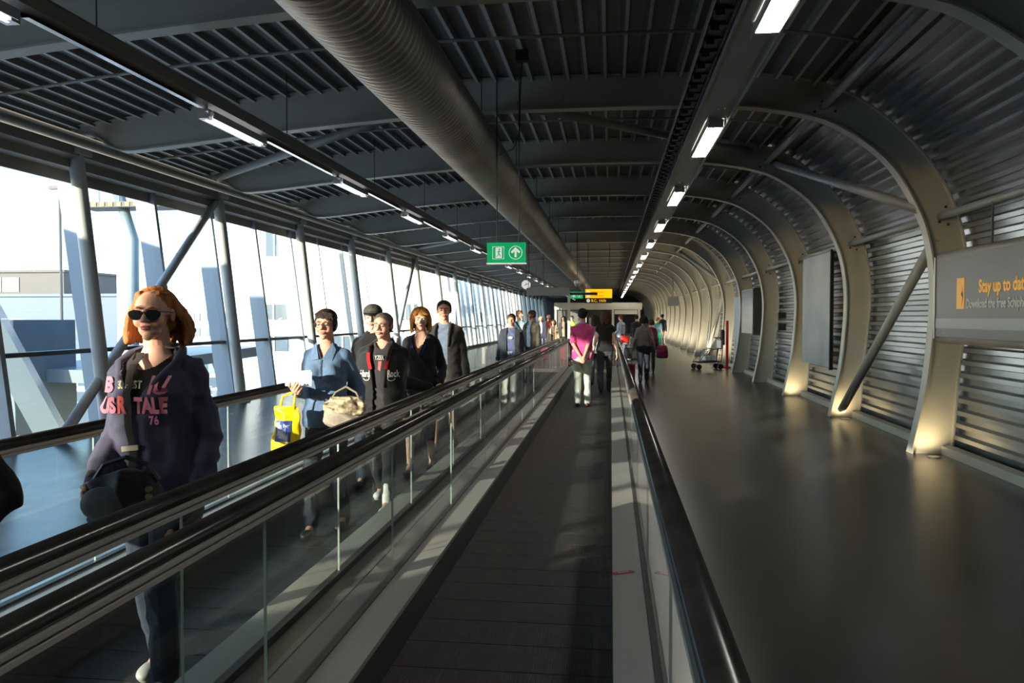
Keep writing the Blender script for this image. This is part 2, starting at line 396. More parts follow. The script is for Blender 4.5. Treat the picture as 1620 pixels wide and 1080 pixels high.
mb = MB()
for y in RIBS[:16]: mb.tube([(-7.1, y-.1, 4.05), (-7.1, y-.1, 4.35)], .012, 6)
cols = [2.6, 6.6, 10.6, 14.75, 18.8, 22.7] + [22.7+3.9*k for k in range(1, 18)]
mb = MB(); mb.tube([(-7.15, 0, 0.0), (-7.15, 0, .03)], 0.17, 20); mb.tube([(-7.15, 0, 0.02), (-7.60, 0, 4.05)], 0.105, 18); mb.obox((-7.6, 0, 4.02), .3, .34, .1)
col_me = mb.mesh('raking_column', [M['column']]); smooth_angle(col_me)
for y in cols: struct(link('raking_column', col_me, None, (0, y, 0)))
for y in (14.75, 30.5):
    struct(MB().tube([(-7.62, y, 3.95), (-7.17, y-5.15, .03)], 0.075, 12).build('window_brace', M['column'], smooth=True))

# ------------------------------------------------------------------ end of the hall
struct(MB().box(-8, 4.6, Y1, Y1+.2, -.2, 5).build('wall_end', M['dark']))
e = empty('entrance_portal', (-1, 70, 0)); tag(e, 'grey framed portal with a wide lintel at the far end of the hall', 'portal')
MB().box(-3.9, 3.7, -.3, .3, 2.35, 2.95).build('lintel', M['rib'], e)
for x in (-3.8, -1.2, 1.2, 3.45): MB().box(x-.1, x+.1, -.15, .15, 0, 2.35).build('post', M['rib'], e)
for x in (-2.5, ): MB().box(x-1.15, x+1.15, -.04, .04, 0, 2.3).build('screen', M['deckcover'], e)
MB().box(1.35, 3.3, -.05, .05, 1.95, 2.3).build('header_panel', M['white'], e)
MB().box(-1.0, 1.0, .1, .2, 0, 2.3).build('doorway_dark', M['black'], e)  # flat black sheet put in for the dark of the opening
e = empty('wall_back', (0, 0, 0)); struct(e)
MB().box(-8, 4.6, Y0-.2, Y0, -.2, 5).build('panel', M['paint'], e)
# ------------------------------------------------------------------ moving walkways
YE = 23.6
def rail_path(x):
    p = [(x, -3.4, 1.02), (x, YE-.5, 1.02)]
    for k in range(1, 9): t = PI/2 - PI*k/8; p.append((x, YE-.5+.42*math.cos(t), .60+.42*math.sin(t)))
    return p
def balustrade(w, x, inner, glass_mat):       # inner = +1 if the belt lies towards +x
    path = rail_path(x)
    MB().tube(path, 0.043, 14, ry=.68).build('handrail', M['rubber'], w, smooth=True)
    t = .044
    prof = [(x-t,.965),(x+t,.965),(x+t,.978),(x+t-.008,.981),(x+t-.008,.987),(x+t+.004,.99),(x+t+.004,1.0),(x+.02,1.004),(x-.02,1.004),(x-t-.004,1.0),(x-t-.004,.99),(x-t+.008,.987),(x-t+.008,.981),(x-t,.978)]
    MB().sweep_y(prof, -3.4, YE-.5).build('handrail_track', M['skirt'], w)
    y = 1.0 - 1.64*2
    while y < YE-.6:
        y2 = min(y+1.64, YE-.3)
        mb = MB(); mb.box(x-.005, x+.005, y+.002, y2-.002, .2, .965)
        mb.m[2] = mb.m[4] = 0
        for q in (2, 4): mb.m[q] = 1
        g = mb.build('glass_panel', [glass_mat, M['glassedge']], w, origin=(x, y, 0)); y += 1.64
    s = inner
    def P(a, b): return (x+s*a, x+s*b) if s > 0 else (x+s*b, x+s*a)
    a, b = P(.012, .185); MB().box(a, b, -3.4, YE, .195, .22).build('inner_deck', M['skirt'], w)
    a, b = P(.165, .183); MB().box(a, b, -3.4, YE, .01, .195).build('skirt_panel', M['skirtside'], w)
    a, b = P(-.02, .02); MB().box(a, b, -3.4, YE, .17, .232).build('glass_clamp', M['dark'], w)
    return P
w = empty('moving_walkway', (0, 0, 0)); tag(w, 'empty dark belted moving walkway running away from the viewer, nearer of the pair', 'moving walkway')
balustrade(w, .2, -1, M['balglass']); balustrade(w, -1.2, 1, M['balglass'])
MB().box(.23, .34, -3.4, YE, .0, .215).build('outer_cladding', M['brushed'], w)
MB().box(-1.35, -1.23, -3.4, YE, .0, .205).build('outer_cladding', M['deckcover'], w)
def belt(w, x0, x1):
    me = MB().box(x0, x1, .004, .296, .0, .014).mesh('pallet', [M['pallet']])
    for k in range(90):
        y = -3 + .3*k
        if y < YE+.2: link('pallet', me, w, (0, y, 0.002))
    MB().box(x0-.05, x1+.05, YE+.3, YE+1.7, .0, .018).build('landing_plate', M['brushed'], w)
    MB().box(x0-.0, x1+.0, YE+.22, YE+.32, .0, .02).build('yellow_comb', M['yellow'], w)
belt(w, -1.015, .015)
mk = MB()
R1 = Matrix.Rotation(math.radians(28), 3, 'Z')
for (dx, mi) in ((0, 0),):
    mk.obox((.075, 4.47, .2215), .13, .035, .003, R1)
mk.build('red_sticker', M['red'], w)
mk = MB(); mk.obox((.075, 4.47, .2235), .07, .01, .002, R1); mk.build('sticker_print', M['adwhite'], w)
w2 = empty('moving_walkway', (-2.24, 0, 0)); tag(w2, 'moving walkway carrying people towards the viewer, the one nearer the window wall', 'moving walkway')
ww = empty('tmp'); bpy.data.objects.remove(ww)
def shift_children(w, dx):
    for c in w.children: c.location.x -= dx
balustrade(w2, -1.51, -1, M['balglass']); balustrade(w2, -2.985, 1, M['balglass'])
MB().box(-1.48, -1.36, -3.4, YE, .0, .205).build('outer_cladding', M['deckcover'], w2)
MB().box(-3.13, -3.02, -3.4, YE, .0, .215).build('outer_cladding', M['brushed'], w2)
belt(w2, -2.80, -1.695)
shift_children(w2, -2.24)


# ------------------------------------------------------------------ spiral duct
d = empty('ventilation_duct', (-1.76, 0, 3.80)); tag(d, 'long round spiral-seamed ventilation duct hung under the roof', 'duct')
def duct_sec(y0, y1, pitch, n):
    mb = MB(); rings = []
    m = int(round((y1-y0)/pitch))
    for k in range(m):
        for (f, r) in ((0, .331), (.58, .333), (.70, .352), (.86, .352)): rings.append((y0+(k+f)*pitch, r))
    rings += [(y1-.02, .335), (y1-.02, .356), (y1, .356)]
    vs = [(r*math.cos(2*PI*i/n), y, r*math.sin(2*PI*i/n)) for y, r in rings for i in range(n)]
    fs = [(j*n+i, j*n+(i+1) % n, (j+1)*n+(i+1) % n, (j+1)*n+i) for j in range(len(rings)-1) for i in range(n)]
    mb.add(vs, fs); me = mb.mesh('duct_section', [M['steel']]); smooth_angle(me, 50); return me
s1 = duct_sec(0, 6.0, .10, 40); s2 = duct_sec(0, 6.0, .25, 24)
for k in range(-1, 15): link('duct_section', s1 if k < 7 else s2, d, (0, -3 + 6*(k+1) - 3*0, 0))
hang_me = MB().tube([(-.2, 0, .28), (-.2, 0, .86)], .006, 6).tube([(.2, 0, .28), (.2, 0, .86)], .006, 6).mesh('hanger_rod', [M['dark']])
for k in range(12): link('hanger_rod', hang_me, d, (0, 2.4+PITCH*k, 0))

# ------------------------------------------------------------------ right light tray with lamps, cable ladder
t = empty('light_tray', (1.15, 0, 3.96)); tag(t, 'grey light tray with a row of lit tube lamps along the right of the ceiling', 'light fixture')
MB().sweep_y([(-.17,0),(.13,0),(.13,.015),(.2,.015),(.2,-.02),(.215,-.02),(.215,.07),(-.185,.07),(-.185,-.012),(-.17,-.012)], Y0+.3, Y1-.5).build('tray', M['paint'], t)
lampm = MB(); lampm.tube([(-.035, 0, 0), (-.035, 1.75, 0)], .028, 10).tube([(.045, 0, 0), (.045, 1.75, 0)], .028, 10); lamp_me = lampm.mesh('tube_lamp', [M['tube']], True)
cover = MB(); cover.box(-.085, .095, -.03, .02, -.035, .055); cover.box(-.085, .095, 1.73, 1.78, -.035, .055); cover.box(-.095,-.088, -.18, 1.9, -.03, .05); cover.box(.098,.105, -.18, 1.9, -.03, .05); cov_me = cover.mesh('lamp_holder', [M['lampend']])
end_glint = MB()
for sx in (-.035, .045): end_glint.ell((sx, -.55, -.012), (.014, .014, .014), nu=8, nv=5)  # metal balls put in for the reflections of the two tube ends
st_me = end_glint.mesh('end_glint', [M['lampend']])
yy = 4.75-4.85; nl = 0
RL = []
while yy < 92:
    o = link('lamp_holder', cov_me, t, (.05, yy, -.055)); l_ = link('tube_lamp', lamp_me, o, (0, 0, 0)); link('end_glint', st_me, t, (.05, yy, 0)); RL.append(yy); yy += 4.85
for y in RIBS[1:14]:
    for sx in (-.15, .18): MB().tube([(sx, y+1.2, .05), (sx, y+1.2, ceil_z(1.15)-3.96)], .005, 5).build('hanger_wire', M['dark'], t)
la = empty('cable_ladder', (.84, 0, 4.02)); tag(la, 'black cable ladder with dark rungs running beside the lit lamp tray', 'cable ladder')
MB().box(-.085, -.075, Y0+.3, Y1-.5, -.03, .03).build('rail', M['steel'], la); MB().box(.09, .1, Y0+.3, Y1-.5, -.03, .03).build('rail', M['dark'], la)
rg = MB().box(-.075, .09, 0, .07, -.02, -.0).box(-.05, .02, .0, .1, -.06, -.02).mesh('rung', [M['black']])
for k in range(150): link('rung', rg, la, (0, 3+.33*k, 0))
MB().box(-.06, .07, Y0+.3, Y1-.5, .0, .03).build('cable_bundle', M['black'], la)

# ------------------------------------------------------------------ left light rail
t = empty('light_rail', (-3.9, 0, 3.70)); tag(t, 'suspended grey light rail with small pale lamps near the window side', 'light fixture')
MB().sweep_y([(-.09,0),(.09,0),(.09,.10),(.07,.13),(-.07,.13),(-.09,.10)], Y0+.3, Y1-.5).build('rail', M['head'], t)
seg = MB().sweep_y([(-.11,-.035),(-.08,-.006),(-.01,-.006),(-.01,-.045),(-.03,-.05)][:5], 0, 2.15).mesh('reflector', [M['reflector']])
seg = MB().add([(-.10,0,.03),(-.10,2.3,.03),(-.02,2.3,-.045),(-.02,0,-.045),(.03,0,-.045),(.03,2.3,-.045)], [(0,1,2,3),(3,2,5,4)]).mesh('reflector', [M['reflector']])
lm = MB(); lm.tube([(0, 0, 0), (0, 1.2, 0)], .034, 12); lm_me = lm.mesh('tube_lamp', [M['tube_dim']], True)
hd = MB(); hd.box(-.05, .05, -.05, .03, -.03, .06); hd.box(-.05, .05, 1.17, 1.25, -.03, .06); hd.box(-.08,-.07, 0,1.2,-.02,.05); hd.box(.07,.08,0,1.2,-.02,.05); hd.tube([(0,0,.02),(0,0,.11)],.02,8); hd_me = hd.mesh('lamp_holder', [M['lampend']])
for k in range(24):
    y = 4.05 + 3.76*(k-1) - .5
    link('reflector', seg, t, (0, y+1.4, 0)); h = link('lamp_holder', hd_me, t, (0, y+.05, -.10)); link('tube_lamp', lm_me, h, (0, 0, 0))
for y in RIBS[1:14]: MB().tube([(0, y-.9, .1), (0, y-.9, ceil_z(-3.9)-3.7)], .006, 5).build('hanger_wire', M['dark'], t)
for (x, y) in ((-1.55, 9.0), (-2.8, 10.3), (-3.3, 13.9), (-2.3, 13.8)):
    pass

# ------------------------------------------------------------------ signs and small things hung from the roof
g = empty('exit_sign', (-1.25, 9.55, 2.43)); tag(g, 'large green emergency exit sign with white running figure and up arrow, hung on two rods', 'sign')
MB().box(-.232, .232, -.03, .03, -.122, .122).build('sign_face', M['signgreen'], g)
for x in (-.115, .155): MB().tube([(x, 0, .12), (x, 0, 2.2)], .0075, 8).build('hanger_rod', M['dark'], g)
MB().box(-.24, .24, -.035, .035, -.135, -.122).build('bottom_rail', M['signwhite'], g)
def ring(mb, cx, cz, r, t, y, n=32):
    v = []; 
    for k in range(n):
        a = 2*PI*k/n; v += [(cx+r*math.cos(a), y, cz+r*math.sin(a)), (cx+(r-t)*math.cos(a), y, cz+(r-t)*math.sin(a))]
    mb.add(v, [(2*k, (2*k+2) % (2*n), (2*k+3) % (2*n), 2*k+1) for k in range(n)])
def poly(mb, pts, y): mb.add([(x, y, z) for x, z in pts], [tuple(range(len(pts)))])
def exit_marks(g, s=1.0, y=-.0325):
    mb = MB()
    ring(mb, .115*s, 0, .082*s, .007*s, y)
    poly(mb, [(.103*s,-.055*s),(.127*s,-.055*s),(.127*s,.02*s),(.103*s,.02*s)], y)
    poly(mb, [(.115*s,.065*s),(.058*s,.01*s),(.075*s,-.008*s),(.115*s,.03*s)], y); poly(mb, [(.115*s,.065*s),(.115*s,.03*s),(.155*s,-.008*s),(.172*s,.01*s)], y)
    for a, b_, c_, d_ in ((-.165,-.16,-.075,.075),(-.03,-.025,-.075,.075),(-.165,-.025,.07,.075),(-.165,-.025,-.075,-.07)): poly(mb, [(a*s,c_*s),(b_*s,c_*s),(b_*s,d_*s),(a*s,d_*s)], y)
    poly(mb, [(-.128*s,-.062*s),(-.052*s,-.062*s),(-.052*s,.062*s),(-.128*s,.062*s)], y)
    mb.build('pictogram', M['signwhite'], g)
    mb = MB(); y2 = y-.001
    ring(mb, -.082*s, .04*s, .011*s, .0109*s, y2, 12)
    for P in ([(-.094,.025),(-.078,.028),(-.083,-.01),(-.098,-.01)], [(-.083,-.01),(-.07,-.025),(-.06,-.05),(-.068,-.052),(-.08,-.03),(-.098,-.012)], [(-.098,-.01),(-.1,-.03),(-.12,-.045),(-.118,-.052),(-.092,-.036),(-.088,-.01)], [(-.08,.026),(-.06,.01),(-.063,.004),(-.085,.018)], [(-.094,.025),(-.112,.012),(-.108,-.003),(-.104,.01),(-.09,.018)]):
        poly(mb, [(a*s, b_*s) for a, b_ in P], y2)
    mb.build('running_figure', M['signgreen'], g)
exit_marks(g)
g = empty('exit_sign', (-1.32, 30.9, 2.52)); tag(g, 'small green exit sign far away, left of the yellow direction sign', 'sign')
MB().box(-.26, .26, -.03, .03, -.13, .13).build('sign_face', M['signgreen'], g); exit_marks(g, 1.05)
MB().tube([(.1, 0, .13), (.1, 0, 2.1)], .01, 6).build('hanger_rod', M['dark'], g)
g = empty('direction_sign', (-.45, 30.2, 2.52)); tag(g, 'bright yellow direction sign with a dark strip of orange lettering beneath', 'sign')
MB().box(-.5, .5, -.05, .05, -.13, .20).build('yellow_face', M['signyellow'], g)
MB().box(-.5, .5, -.05, .05, -.32, -.14).build('dark_strip', M['black'], g)
mb = MB(); 
for cz, r in ((.1, .05), (-.05, .06), (-.23, .065)): ring(mb, -.39, cz, r, r, -.053, 16)
mb.build('pictogram', M['signwhite'], g)
mb = MB(); poly(mb, [(-.39,-.265),(-.415,-.225),(-.365,-.225)], -.055); poly(mb, [(-.397,-.225),(-.383,-.225),(-.383,-.195),(-.397,-.195)], -.055); mb.build('arrow', M['black'], g)
text_obj('lettering', 'B,C,  Halls', .14, M['signyellow'], g, frame_mtx((-.28, -.053, -.275), (1,0,0), (0,0,1)), sx=.95)
text_obj('lettering', 'Departures', .10, M['black'], g, frame_mtx((-.3, -.053, .07), (1,0,0), (0,0,1)), depth=.001)
text_obj('lettering', 'Transfer desks', .08, M['black'], g, frame_mtx((-.3, -.053, -.07), (1,0,0), (0,0,1)), depth=.001)
for x in (-.4, .4): MB().tube([(x, 0, .2), (x, 0, 2.1)], .012, 6).build('hanger_rod', M['dark'], g)
g = empty('hanging_panel', (-2.2, 28.0, 2.56)); tag(g, 'long blank blue-grey panel hung under the roof beside the clock', 'sign')
MB().box(-.75, .75, -.04, .04, -.14, .14).build('panel', M['signgrey'], g)
for x in (-.68, -.15): MB().tube([(x, 0, .14), (x, 0, 2.1)], .01, 6).build('hanger_rod', M['dark'], g)
g = empty('clock', (-3.17, 29.9, 2.89)); tag(g, 'round white station clock hung from the ceiling', 'clock')
MB().tube([(0, -.05, 0), (0, .05, 0)], .165, 28).build('case', M['signwhite'], g)
mb = MB(); mb.box(-.012, .012, -.056, -.052, 0, .06).obox((.05, -.054, .02), .1, .004, .02, Matrix.Rotation(-.4, 3, 'Y')).obox((-.035, -.054, -.02), .07, .004, .02, Matrix.Rotation(-.4, 3, 'Y')); mb.build('hand', M['black'], g)
MB().tube([(0, 0, .16), (0, 0, 1.75)], .012, 6).build('hanger_rod', M['dark'], g)
g = empty('dome_camera', (-1.09, 26.1, 2.8)); tag(g, 'small grey dome camera hung on a rod under the duct', 'camera')
MB().ell((0, 0, -.06), (.085, .085, .085)).build('dome', M['paint'], g, smooth=True)
MB().tube([(0, 0, -.04), (0, 0, .06)], .10, 16).build('housing', M['white'], g); MB().tube([(0, 0, .06), (0, 0, 1.85)], .016, 8).build('hanger_rod', M['dark'], g)
g = empty('post_with_arm', (-1.46, 28.07, 0)); tag(g, 'slim pale post with a dark horizontal arm at its top', 'post')
MB().box(-.045, .045, -.045, .045, 0, 2.5).build('post', M['rib'], g); MB().box(-.05, 1.0, -.03, .03, 2.44, 2.53).build('arm', M['black'], g)
for (x, y, z0, z1) in ((-1.0, 9.0, 4.05, 4.65), ):
    g = empty('speaker_box', (x, y, z1)); tag(g, 'small black ceiling fitting above the big green exit sign, trailing a cable', 'fitting')
    MB().box(-.07, .07, -.05, .05, -.12, .0).build('body', M['black'], g)
    MB().tube([(0, 0, -.1), (-.02, 0, -.5), (-.04, .1, -.9), (-.12, .2, -1.05), (-.3, .3, -1.1)], .006, 6).build('cable', M['black'], g)

# ------------------------------------------------------------------ advertising box on the right
g = empty('advert_box', (3.6, 0, 0)); tag(g, 'long grey advertising box with orange lettering about a free app, on the right wall', 'advertising sign')
MB().box(0, .16, 4.2, 9.42, 1.44, 2.30).build('panel', M['adgrey'], g)
for z in (1.42, 2.32): MB().tube([(.07, 4.2, z), (.07, 9.43, z)], .055, 16).build('frame_tube', M['steel'], g, smooth=True)
MB().box(-.004, 0, 4.2, 9.41, 1.535, 1.64).build('pale_band', M['adlight'], g)
MB().box(-.012, .17, 9.41, 9.44, 1.42, 2.32).build('end_cap', M['steel'], g)
MB().tube([(.30, 8.78, 2.86), (.30, 8.78, 2.30), (.15, 8.78, 2.28)], .012, 8).build('hanger_rod', M['dark'], g)
ic = empty('app_icon', (0, 0, 0)); ic.parent = g
MB().box(-.006, 0, 8.68, 8.86, 1.74, 2.06).build('tile', M['adorange'], ic)
mb = MB(); mb.add([(-.008, 8.735, 1.76), (-.008, 8.72, 1.86), (-.008, 8.75, 1.89), (-.008, 8.725, 1.93), (-.008, 8.735, 2.0), (-.008, 8.715, 1.93), (-.008, 8.70, 1.88), (-.008, 8.705, 1.84)], [tuple(range(8))]); mb.build('figure', M['black'], ic)
fm_ = lambda y, z: frame_mtx((-.003, y, z), (0, -1, 0), (0, 0, 1))
text_obj('headline', 'Stay up to date', .175, M['adorange'], g, fm_(8.36, 1.90), sx=.88, bold=.006)
text_obj('subline', 'Download the free Schiphol app', .135, M['adwhite'], g, fm_(8.64, 1.745), sx=.80, bold=.003)
text_obj('small_print', 'schiphol.nl', .03, M['adwhite'], g, fm_(9.38, 1.49))
g = empty('wall_poster', (3.86, 15.7, 0)); tag(g, 'tall pale grey poster panel on the curved wall between two arches', 'poster')
MB().box(0, .05, -.95, 1.05, .76, 2.82).build('panel', mat('misty poster print', (.30, .33, .37), .4, col2=(.48, .49, .48), vscale=.9), g)
MB().box(-.004, .055, -1.0, -.95, .72, 2.86).build('frame', M['black'], g)
g = empty('light_box', (3.78, 22.8, 0)); tag(g, 'narrow steel-fronted display case on the wall further along', 'display case')
MB().box(0, .22, -.9, .9, 1.2, 2.45).build('body', M['dark'], g); MB().box(-.02, 0, -.9, .9, 1.22, 2.43).build('front', M['reflector'], g)
for (y, lab) in ((19.5, 'pair of small black boxes fixed low on the corrugated wall'),):
    g = empty('junction_box', (4.0, y, 1.45)); tag(g, lab, 'junction box')
    MB().box(-.08, .1, -.1, .1, .18, .32).build('box', M['black'], g); MB().box(-.08, .1, -.1, .1, -.1, .06).build('box', M['black'], g)
g = empty('information_screen', (3.2, 42, 2.5)); tag(g, 'square grey screen on a bracket above the far right of the floor', 'screen')
MB().box(-.28, .28, -.05, .05, -.25, .25).build('screen', M['signgrey'], g); MB().tube([(0, 0, .25), (0, 0, 1.2)], .02, 8).build('bracket', M['dark'], g)
g = empty('red_stand', (3.72, 26.9, 0)); tag(g, 'red upright stand with a black extinguisher beside the wall', 'stand')
MB().box(.05, .13, -.05, .05, 0, 1.55).build('post', M['red'], g); MB().box(-.1, .2, -.08, .08, 0, .04).build('base', M['red'], g)
mb = MB(); mb.tube([(-.06, -.02, .75), (-.06, -.02, 1.2)], .075, 12).ell((-.06, -.02, 1.2), (.075, .075, .06)); mb.build('extinguisher', M['black'], g)
g = empty('glazed_panel', (3.97, 25.9, 0)); tag(g, 'blue-grey glazed panel on the wall above the luggage trolley', 'panel')
MB().box(0, .08, -.6, .6, .3, 2.3).build('panel', M['mullion'], g)

# luggage trolley parked by the wall
g = empty('luggage_trolley', (3.1, 26.1, 0), math.radians(12)); tag(g, 'empty wire luggage trolley parked beside the right-hand arches', 'luggage trolley')
fr = MB()
for y in (-.28, .28):
    fr.tube([(-.42, y, .22), (.36, y*.8, .25), (.42, y*.8, .95), (.30, y*.8, 1.0)], .02, 8); fr.tube([(-.42, y, .22), (-.05, y*.9, .62), (.38, y*.8, .66)], .010, 6)
    for x in (-.2, .0, .2): fr.tube([(x, y*.9, .24), (x+.05, y*.85, .6)], .006, 6)
for x, z in ((.36, .25), (-.42, .22), (.30, 1.0), (.40, .80), (-.05, .62), (.0, .23), (.2, .24), (-.2, .23), (.4, .45), (.41, .6)): fr.tube([(x, -.25, z), (x, .25, z)], .009, 6)
fr.build('frame', M['dark'], g)
MB().box(-.10, .38, -.2, .2, .66, .68).box(.36, .40, -.2, .2, .68, .92).build('basket', M['steel'], g)
MB().box(-.15, .2, -.22, .22, .3, .42).build('front_plate', M['white'], g)
wm = MB().tube([(0, -.022, 0), (0, .022, 0)], .088, 18).tube([(0, -.03, 0), (0, .03, 0)], .03, 8).mesh('wheel', [M['black']])
for x, y in ((-.38, -.27), (-.38, .27), (.34, -.22), (.34, .22)): link('wheel', wm, g, (x, y, .088))
MB().tube([(.3, -.26, 1.0), (.3, .26, 1.0)], .022, 10).build('handle_bar', M['black'], g)

# lamps added for the glow on the arches, each with a made-up floor disc
for i, y in enumerate(RIBS):
    if y < 9 or i in (6, 7): continue
    if i > 20: break
    fx = MB().tube([(3.80 if y < 28 else 3.35, y-(.3 if y < 28 else .6), .0), (3.80 if y < 28 else 3.35, y-(.3 if y < 28 else .6), .012)], .07, 16)
    o = fx.build('added_light_disc', M['brushed']); tag(o, 'small round floor disc made up for an added light at the foot of an arch', 'uplighter', 'added lamp discs at the arch feet')
    ld = bpy.data.lights.new('added_uplight', 'SPOT'); ld.energy = 12 if y < 28 else 150; ld.color = (1, .76, .42) if y < 28 else (1, .84, .6); ld.spot_size = math.radians(120 if y < 28 else 165); ld.spot_blend = 1; ld.shadow_soft_size = .04
    lo = bpy.data.objects.new('added_uplight', ld); COL.objects.link(lo); lo.location = (3.80, y-.30, .03) if y < 28 else (3.35, y-.6, .03); lo.rotation_euler = (PI+math.radians(-38), 0, 0) if y < 28 else (PI, 0, 0)


# ------------------------------------------------------------------ outside the windows
struct(MB().box(-700, -7.95, -300, 700, -4.7, -4.5).build('apron', M['asphalt']), 'pale concrete apron outside')
def building(loc, rz, sx, sy, z1, m, lab, wins=(), z0=-4.5, name='terminal_building', roofm=None):
    g = empty(name, loc, rz); tag(g, lab, 'building')
    MB().box(0, sx, 0, sy, z0, z1).build('wall', m, g)
    MB().box(-.5, sx+.5, -.5, sy+.5, z1, z1+.5).build('roof_edge', roofm or m, g)
    for (x, z, w_, h_) in wins: 
        f = MB().box(x, x+w_, -.12, -.02, z, z+h_).build('window', M['bldgwin'], g)
        f2 = MB().box(x+w_/2-.06, x+w_/2+.06, -.2, -.12, z, z+h_).build('glazing_bar', m, f)
    return g
building((-200, 152, 0), 0, 88, 30, 11.0, M['greybldg'], 'low grey building with a flat roof far behind the leftmost window', [(x, 7.0, 8, 3) for x in (70, 50)])
building((-160, 138, 0), 0, 70, 12, 5.6, M['bluebldg'], 'long dark blue hangar-like block in front of the grey building', [(k*9+30, -2, 6, 1.2) for k in range(4)])
wins = [(22+x, z, 1.6, 1.5) for x, z in ((0, 5.2), (0, 2.4))] + [(3+2.6*k, z, 1.7, 1.0) for z in (-3, -.6, 1.2) for k in range(18)]
building((-62, 94, 0), math.radians(-10), 50, 20, 9.6, M['bldg'], 'bright white terminal building seen through the windows', wins)
building((-30, 60, 0), math.radians(4), 18, 20, 13.5, M['bldg'], 'tall white office wing with a dark narrow window strip', [(3, 6.5, 1.4, 4.2), (8, 8, .9, 3), (2.5, -1, 2.2, 1.2), (8, -1, 2.2, 1.2), (13, -1, 2.2, 1.2), (2.5, 1.5, 2.2, 1.2), (13, 1.5, 2.2, 1.2)])
building((-95, 190, 0), 0, 84, 20, 17, M['bldg'], 'white terminal block closing the view beyond the far end of the windows', [(4+5*k, 4, 3, 1.5) for k in range(15)])
# passenger bridge frame close to the glass on the left
g = empty('boarding_bridge', (0, 0, 0)); tag(g, 'sloping pale blue boarding bridge frame close outside the leftmost windows', 'boarding bridge')
def beam(p0, p1, w_, h_, m, nm='beam'): MB().bar(p0, p1, w_, h_).build(nm, m, g)
beam((-14.6, 14.5, 5.6), (-11.4, 15.9, -2.0), .5, .5, M['palesteel']); beam((-15.2, 14.7, 3.6), (-12.3, 16.0, -3.5), .35, .35, M['blue']); beam((-17.0, 15.0, 3.0), (-13.1, 16.0, -4.0), .7, .5, M['palesteel'])
beam((-22, 20, .2), (-13, 17, .3), 1.5, 2.6, M['palesteel'], 'tunnel_or_sun_block')
beam((-14, 1.0, 2.2), (-14, 8.0, 2.2), 2.6, 4.6, M['palesteel'], 'tunnel_or_sun_block')  # unseen bridge box, added to shade the lower near mullions and floor
beam((-13, 17, .3), (-12, 24, .6), 2.2, .3, M['palesteel'], 'walk_deck')
# aerial platform on a bent mast
g = empty('aerial_platform', (-17.6, 28.2, 0)); tag(g, 'raised work platform with yellow and black edge on a bent pale mast', 'work platform')
MB().tube([(-.4, 0, -4.5), (-.3, 0, 4.6), (-.9, 0, 6.4)], .2, 12).build('mast', M['palesteel'], g, smooth=True)
MB().box(-2.2, 2.4, -.6, .6, 5.75, 5.95).build('platform', M['greybldg'], g)
for k in range(14): MB().box(-2.2+.33*k, -2.2+.33*k+.16, -.63, -.6, 5.78, 5.92).build('warning_stripe', M['yellow'], g)
mb = MB()
for x in (-2.1, -1.3, -.5, .6, 1.4, 2.3): mb.tube([(x, -.55, 5.95), (x, -.55, 7.0)], .03, 6)
for z in (6.5, 7.0): mb.tube([(-2.1, -.55, z), (2.3, -.55, z)], .03, 6)
mb.build('guard_rail', M['blue'], g)
MB().box(.4, 1.5, -.3, .3, 5.95, 6.9).build('control_cabinet', M['greybldg'], g)
# baggage carts, vans and containers on the apron
rnd = random.Random(7)
def van(loc, rz, lab, m, L=4.6, H=2.3, kind='van'):
    g = empty(kind, loc, rz); tag(g, lab, kind)
    mb = MB(); pr = [(-L/2, .45), (L/2-.1, .45), (L/2, 1.1), (L/2-.5, 1.3), (L/2-1.1, H), (-L/2+.05, H)]
    v = [(x, y, z) for y in (-.95, .95) for x, z in pr]; k = len(pr)
    mb.add(v, [tuple(range(k))[::-1], tuple(range(k, 2*k))] + [(i, (i+1) % k, k+(i+1) % k, k+i) for i in range(k)]); mb.build('body', m, g)
    MB().box(-L/2+.5, L/2-1.3, -.97, .97, 1.3, H-.25).build('side_window', M['bldgwin'], g)
    MB().add([(L/2-.45, -.85, 1.35), (L/2-.45, .85, 1.35), (L/2-1.02, .85, H-.1), (L/2-1.02, -.85, H-.1)], [(0,1,2,3)]).build('windscreen', M['bldgwin'], g)
    wm_ = MB().tube([(0, -.12, 0), (0, .12, 0)], .36, 14).mesh('wheel', [M['black']])
    for x in (-L/2+.9, L/2-.9):
        for y in (-.86, .86): link('wheel', wm_, g, (x, y, .36))
    return g
def cart(loc, rz, lab, grp, m):
    g = empty('baggage_cart', loc, rz); tag(g, lab, 'baggage cart', grp)
    MB().box(-1.3, 1.3, -.8, .8, .4, .55).build('bed', M['greybldg'], g)
    MB().box(-1.25, 1.25, -.75, .75, .6, 2.0).build('container', m, g)
    MB().box(-1.3, 1.3, -.82, .82, 2.0, 2.1).build('roof', M['bldg'], g)
    MB().box(-1.0, -.2, -.78, -.75, .7, 1.9).build('curtain', M['bldgwin'], g); MB().box(.2, 1.0, -.78, -.75, .7, 1.9).build('curtain', M['bldgwin'], g)
    for x in (-.9, .9):
        for y in (-.6, .6): MB().tube([(x, y-.08, .2), (x, y+.08, .2)], .2, 10).build('wheel', M['black'], g)
n_ = 0
for r_, (yy, xx) in enumerate([(34, -31), (42, -38), (52, -46)]):
    for k in range(7):
        cart((xx+k*3.1 + (r_ % 2), yy+.4*k, -4.5), math.radians(6), 'white roofed baggage cart in the rows parked outside on the apron', 'baggage carts on the apron', M['bldg'] if (k+r_) % 3 else M['palesteel'])
van((-41, 62, -4.5), math.radians(8), 'white van parked furthest left outside, beyond the rows of carts', M['bldg'], kind='van')
van((-33, 60, -4.5), math.radians(4), 'pale blue box van parked outside, right of the white van', M['palesteel'], 5.6, 2.9)
